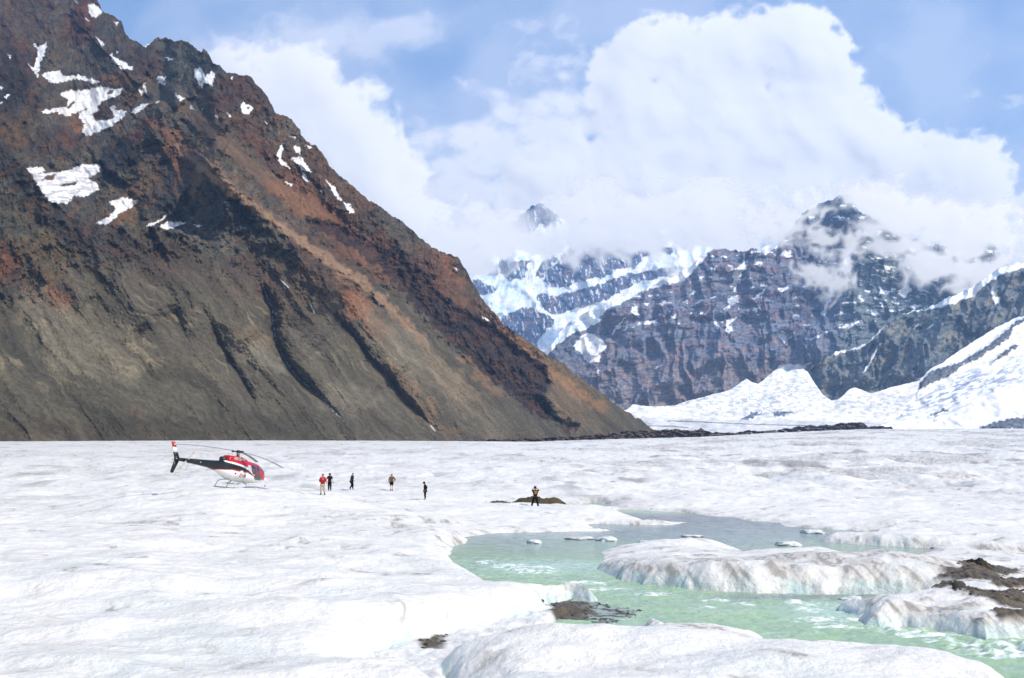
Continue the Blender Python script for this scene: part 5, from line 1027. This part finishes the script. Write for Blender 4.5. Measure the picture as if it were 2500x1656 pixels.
    b = bulk * 1.22; T = dict(pelvis=((0, 0, .90 - coat * .5), (.165 * b + coat * .10, .13 * b + coat * .06)), waist=(waist, (.155 * b, .125 * b)), chest=(chest, (.185 * b, .135 * b)), neckb=(vadd(neckb, (0, 0, -.01)), (.095, .085)))
    TE = [("pelvis", "waist"), ("waist", "chest"), ("chest", "neckb")]
    for sn, sh, el, ha in (("l", shl, elbows[0], hands[0]), ("r", shr, elbows[1], hands[1])):
        T["sh" + sn] = (sh, .078 * b); TE.append(("chest", "sh" + sn))
        if bare_arm: T["sl" + sn] = (lerp(sh, el, .75), .066); TE.append(("sh" + sn, "sl" + sn))
        else: T["el" + sn] = (el, .062 * b); T["cu" + sn] = (lerp(el, ha, .92), .045 * b); TE += [("sh" + sn, "el" + sn), ("el" + sn, "cu" + sn)]
    jk = skin("jacket" if not bare_arm else "shirt", T, TE, top, root, "pelvis", 2)
    if vest: skin("vest", dict(a=(vadd(waist, (0, .03, .03)), (.15, .12)), b=(vadd(chest, (0, .035, 0)), (.168, .125)), c=(vadd(neckb, (0, .035, -.06)), (.13, .09))), [("a", "b"), ("b", "c")], vest, root, "b", 2)
    if shirt: skin("shirt_front", dict(a=(vadd(pelvis, (0, -.075, .02)), (.065, .08)), b=(vadd(chest, (0, -.075, 0)), (.06, .08)), c=(vadd(neckb, (0, -.045, -.03)), (.05, .05))), [("a", "b"), ("b", "c")], shirt, root, "b", 2)
    L = dict(pelvis=((0, 0, .95), (.18, .14))); LE = []
    for sn, ft, kn, sg in (("l", feet[0], knees[0], 1), ("r", feet[1], knees[1], -1)):
        L["hp" + sn] = ((sg * .095, 0, .86), .135); LE.append(("pelvis", "hp" + sn))
        if shorts: L["kn" + sn] = (lerp((sg * .095, 0, .86), kn, .85), .095); LE.append(("hp" + sn, "kn" + sn))
        else: L["kn" + sn] = (kn, .10); L["an" + sn] = (vadd(ft, (0, 0, .12)), .078); LE += [("hp" + sn, "kn" + sn), ("kn" + sn, "an" + sn)]
        skin("boot", dict(a=(vadd(ft, (0, .02, .06)), .058), b=(vadd(ft, (0, 0, .20 if shorts else .15)), .058), c=(vadd(ft, (sg * .015, -.10, .045)), (.05, .045)), d=(vadd(ft, (sg * .02, -.18, .04)), (.042, .034))), [("b", "a"), ("a", "c"), ("c", "d")], shoes, root, "a", 2)
    skin("shorts" if shorts else "trousers", L, LE, legs, root, "pelvis", 2)
    hc = skin("hair", dict(a=(vadd(skull, (0, .012, .03)), (.098, .108)), b=(vadd(crown, (0, .012, .012)), .075), c=(vadd(skull, (0, .055, -.05)), .06)), [("a", "b"), ("a", "c")], hair, root, "a", 2)
    if held:
        import bmesh
        bm = bmesh.new(); bmesh.ops.create_cube(bm, size=1); bmesh.ops.scale(bm, vec=(.14, .07, .10), verts=bm.verts); bmesh.ops.bevel(bm, geom=bm.edges[:], offset=.012, segments=2, affect='EDGES')
        me = bpy.data.meshes.new("camera_body"); bm.to_mesh(me); bm.free(); me.materials.append(blk); cr = empty("held_camera", (0, 0, 0)); M = Matrix.Rotation(yaw, 4, 'Z'); wl = Vector(root.location) + (M @ Vector(held)) * s; cr.location = wl; cr.rotation_euler = (0, 0, yaw)
        o = bpy.data.objects.new("camera_body", me); C.objects.link(o); o.parent = cr; mesh_obj("lens", *tube([(0, -.03, 0), (0, -.12, 0), (0, -.13, 0)], .038, 14), blk, cr); tag(cr, held_label[0], "camera")
    return root
held_label = ["small black camera held before the chest of the man in red"]
person(787.5, 1208.5, 1.76, radians(12), "person in a red jacket and pale trousers looking down at a camera in both hands", [(.17, 0, 0), (-.15, -.03, 0)], [(.13, -.03, .50), (-.12, -.05, .50)], [(.04, -.27, 1.14), (-.04, -.28, 1.15)], [(.27, -.06, 1.12), (-.27, -.05, 1.12)], (0, -.05), (0, -.07, -.02), redc, beige, hair=hair_g, shirt=grey, held=(0, -.36, 1.18), coat=.10, bulk=1.08)
person(804.5, 1199, 1.82, radians(174), "person in black T-shirt and black trousers seen from behind with bare arms hanging", [(.10, 0, 0), (-.10, -.05, 0)], [(.10, -.03, .50), (-.10, -.05, .50)], [(.36, -.05, .84), (-.36, -.02, .86)], [(.33, .04, 1.12), (-.33, .03, 1.12)], (0, -.03), (0, -.05, -.02), blk, blk, bare_arm=True, hair=hair_b)
person(858, 1196.5, 1.74, radians(-62 + 180), "person in a dark flared coat walking to the right with knees bent, leaning forward", [(.06, .16, 0), (-.06, -.10, 0)], [(.08, -.08, .49), (-.08, -.14, .50)], [(.20, -.30, .98), (-.20, .10, .95)], [(.30, -.08, 1.10), (-.30, .14, 1.12)], (0, -.10), (0, -.06, -.02), char, blk, coat=.22, bulk=1.12, hair=hair_g)
person(956, 1199, 1.76, radians(184), "person in olive patterned jacket and black shorts with bare legs, seen from behind", [(.10, 0, 0), (-.06, -.04, 0)], [(.10, -.03, .50), (-.08, -.04, .50)], [(.24, -.04, .86), (-.27, -.10, 1.04)], [(.29, .05, 1.12), (-.38, .08, 1.14)], (0, -.02), (0, -.05, -.02), camo, blk, shorts=True, hair=hair_g, coat=.06)
person(1038, 1220.5, 1.60, radians(-75), "person all in black standing in profile with head bowed, right of the others", [(.07, 0, 0), (-.07, .02, 0)], [(.08, -.02, .50), (-.08, -.02, .50)], [(.20, -.04, .90), (-.20, -.02, .90)], [(.22, .14, 1.14), (-.22, .14, 1.14)], (0, -.02), (0, -.11, -.05), blk, blk, hair=hair_b, bulk=.95)
held_label[0] = "black camera raised to the eye of the photographer on the rubble mound"
mx, my = at_z(1307, 1237, .25)
person(1307, 1237, 1.80, radians(186), "person in tan vest with both arms raised, standing legs apart on the rubble mound", [(.32, 0, 0), (-.24, 0, 0)], [(.21, -.02, .49), (-.17, -.02, .49)], [(.10, -.22, 1.66), (-.08, -.22, 1.64)], [(.28, -.16, 1.42), (-.36, -.12, 1.46)], (0, .0), (0, -.03, 0), blk, blk, bare_arm=True, vest=tanv, hair=hair_b, bulk=.95, held=(0, -.24, 1.66), z0=(my - 2.0, .25))
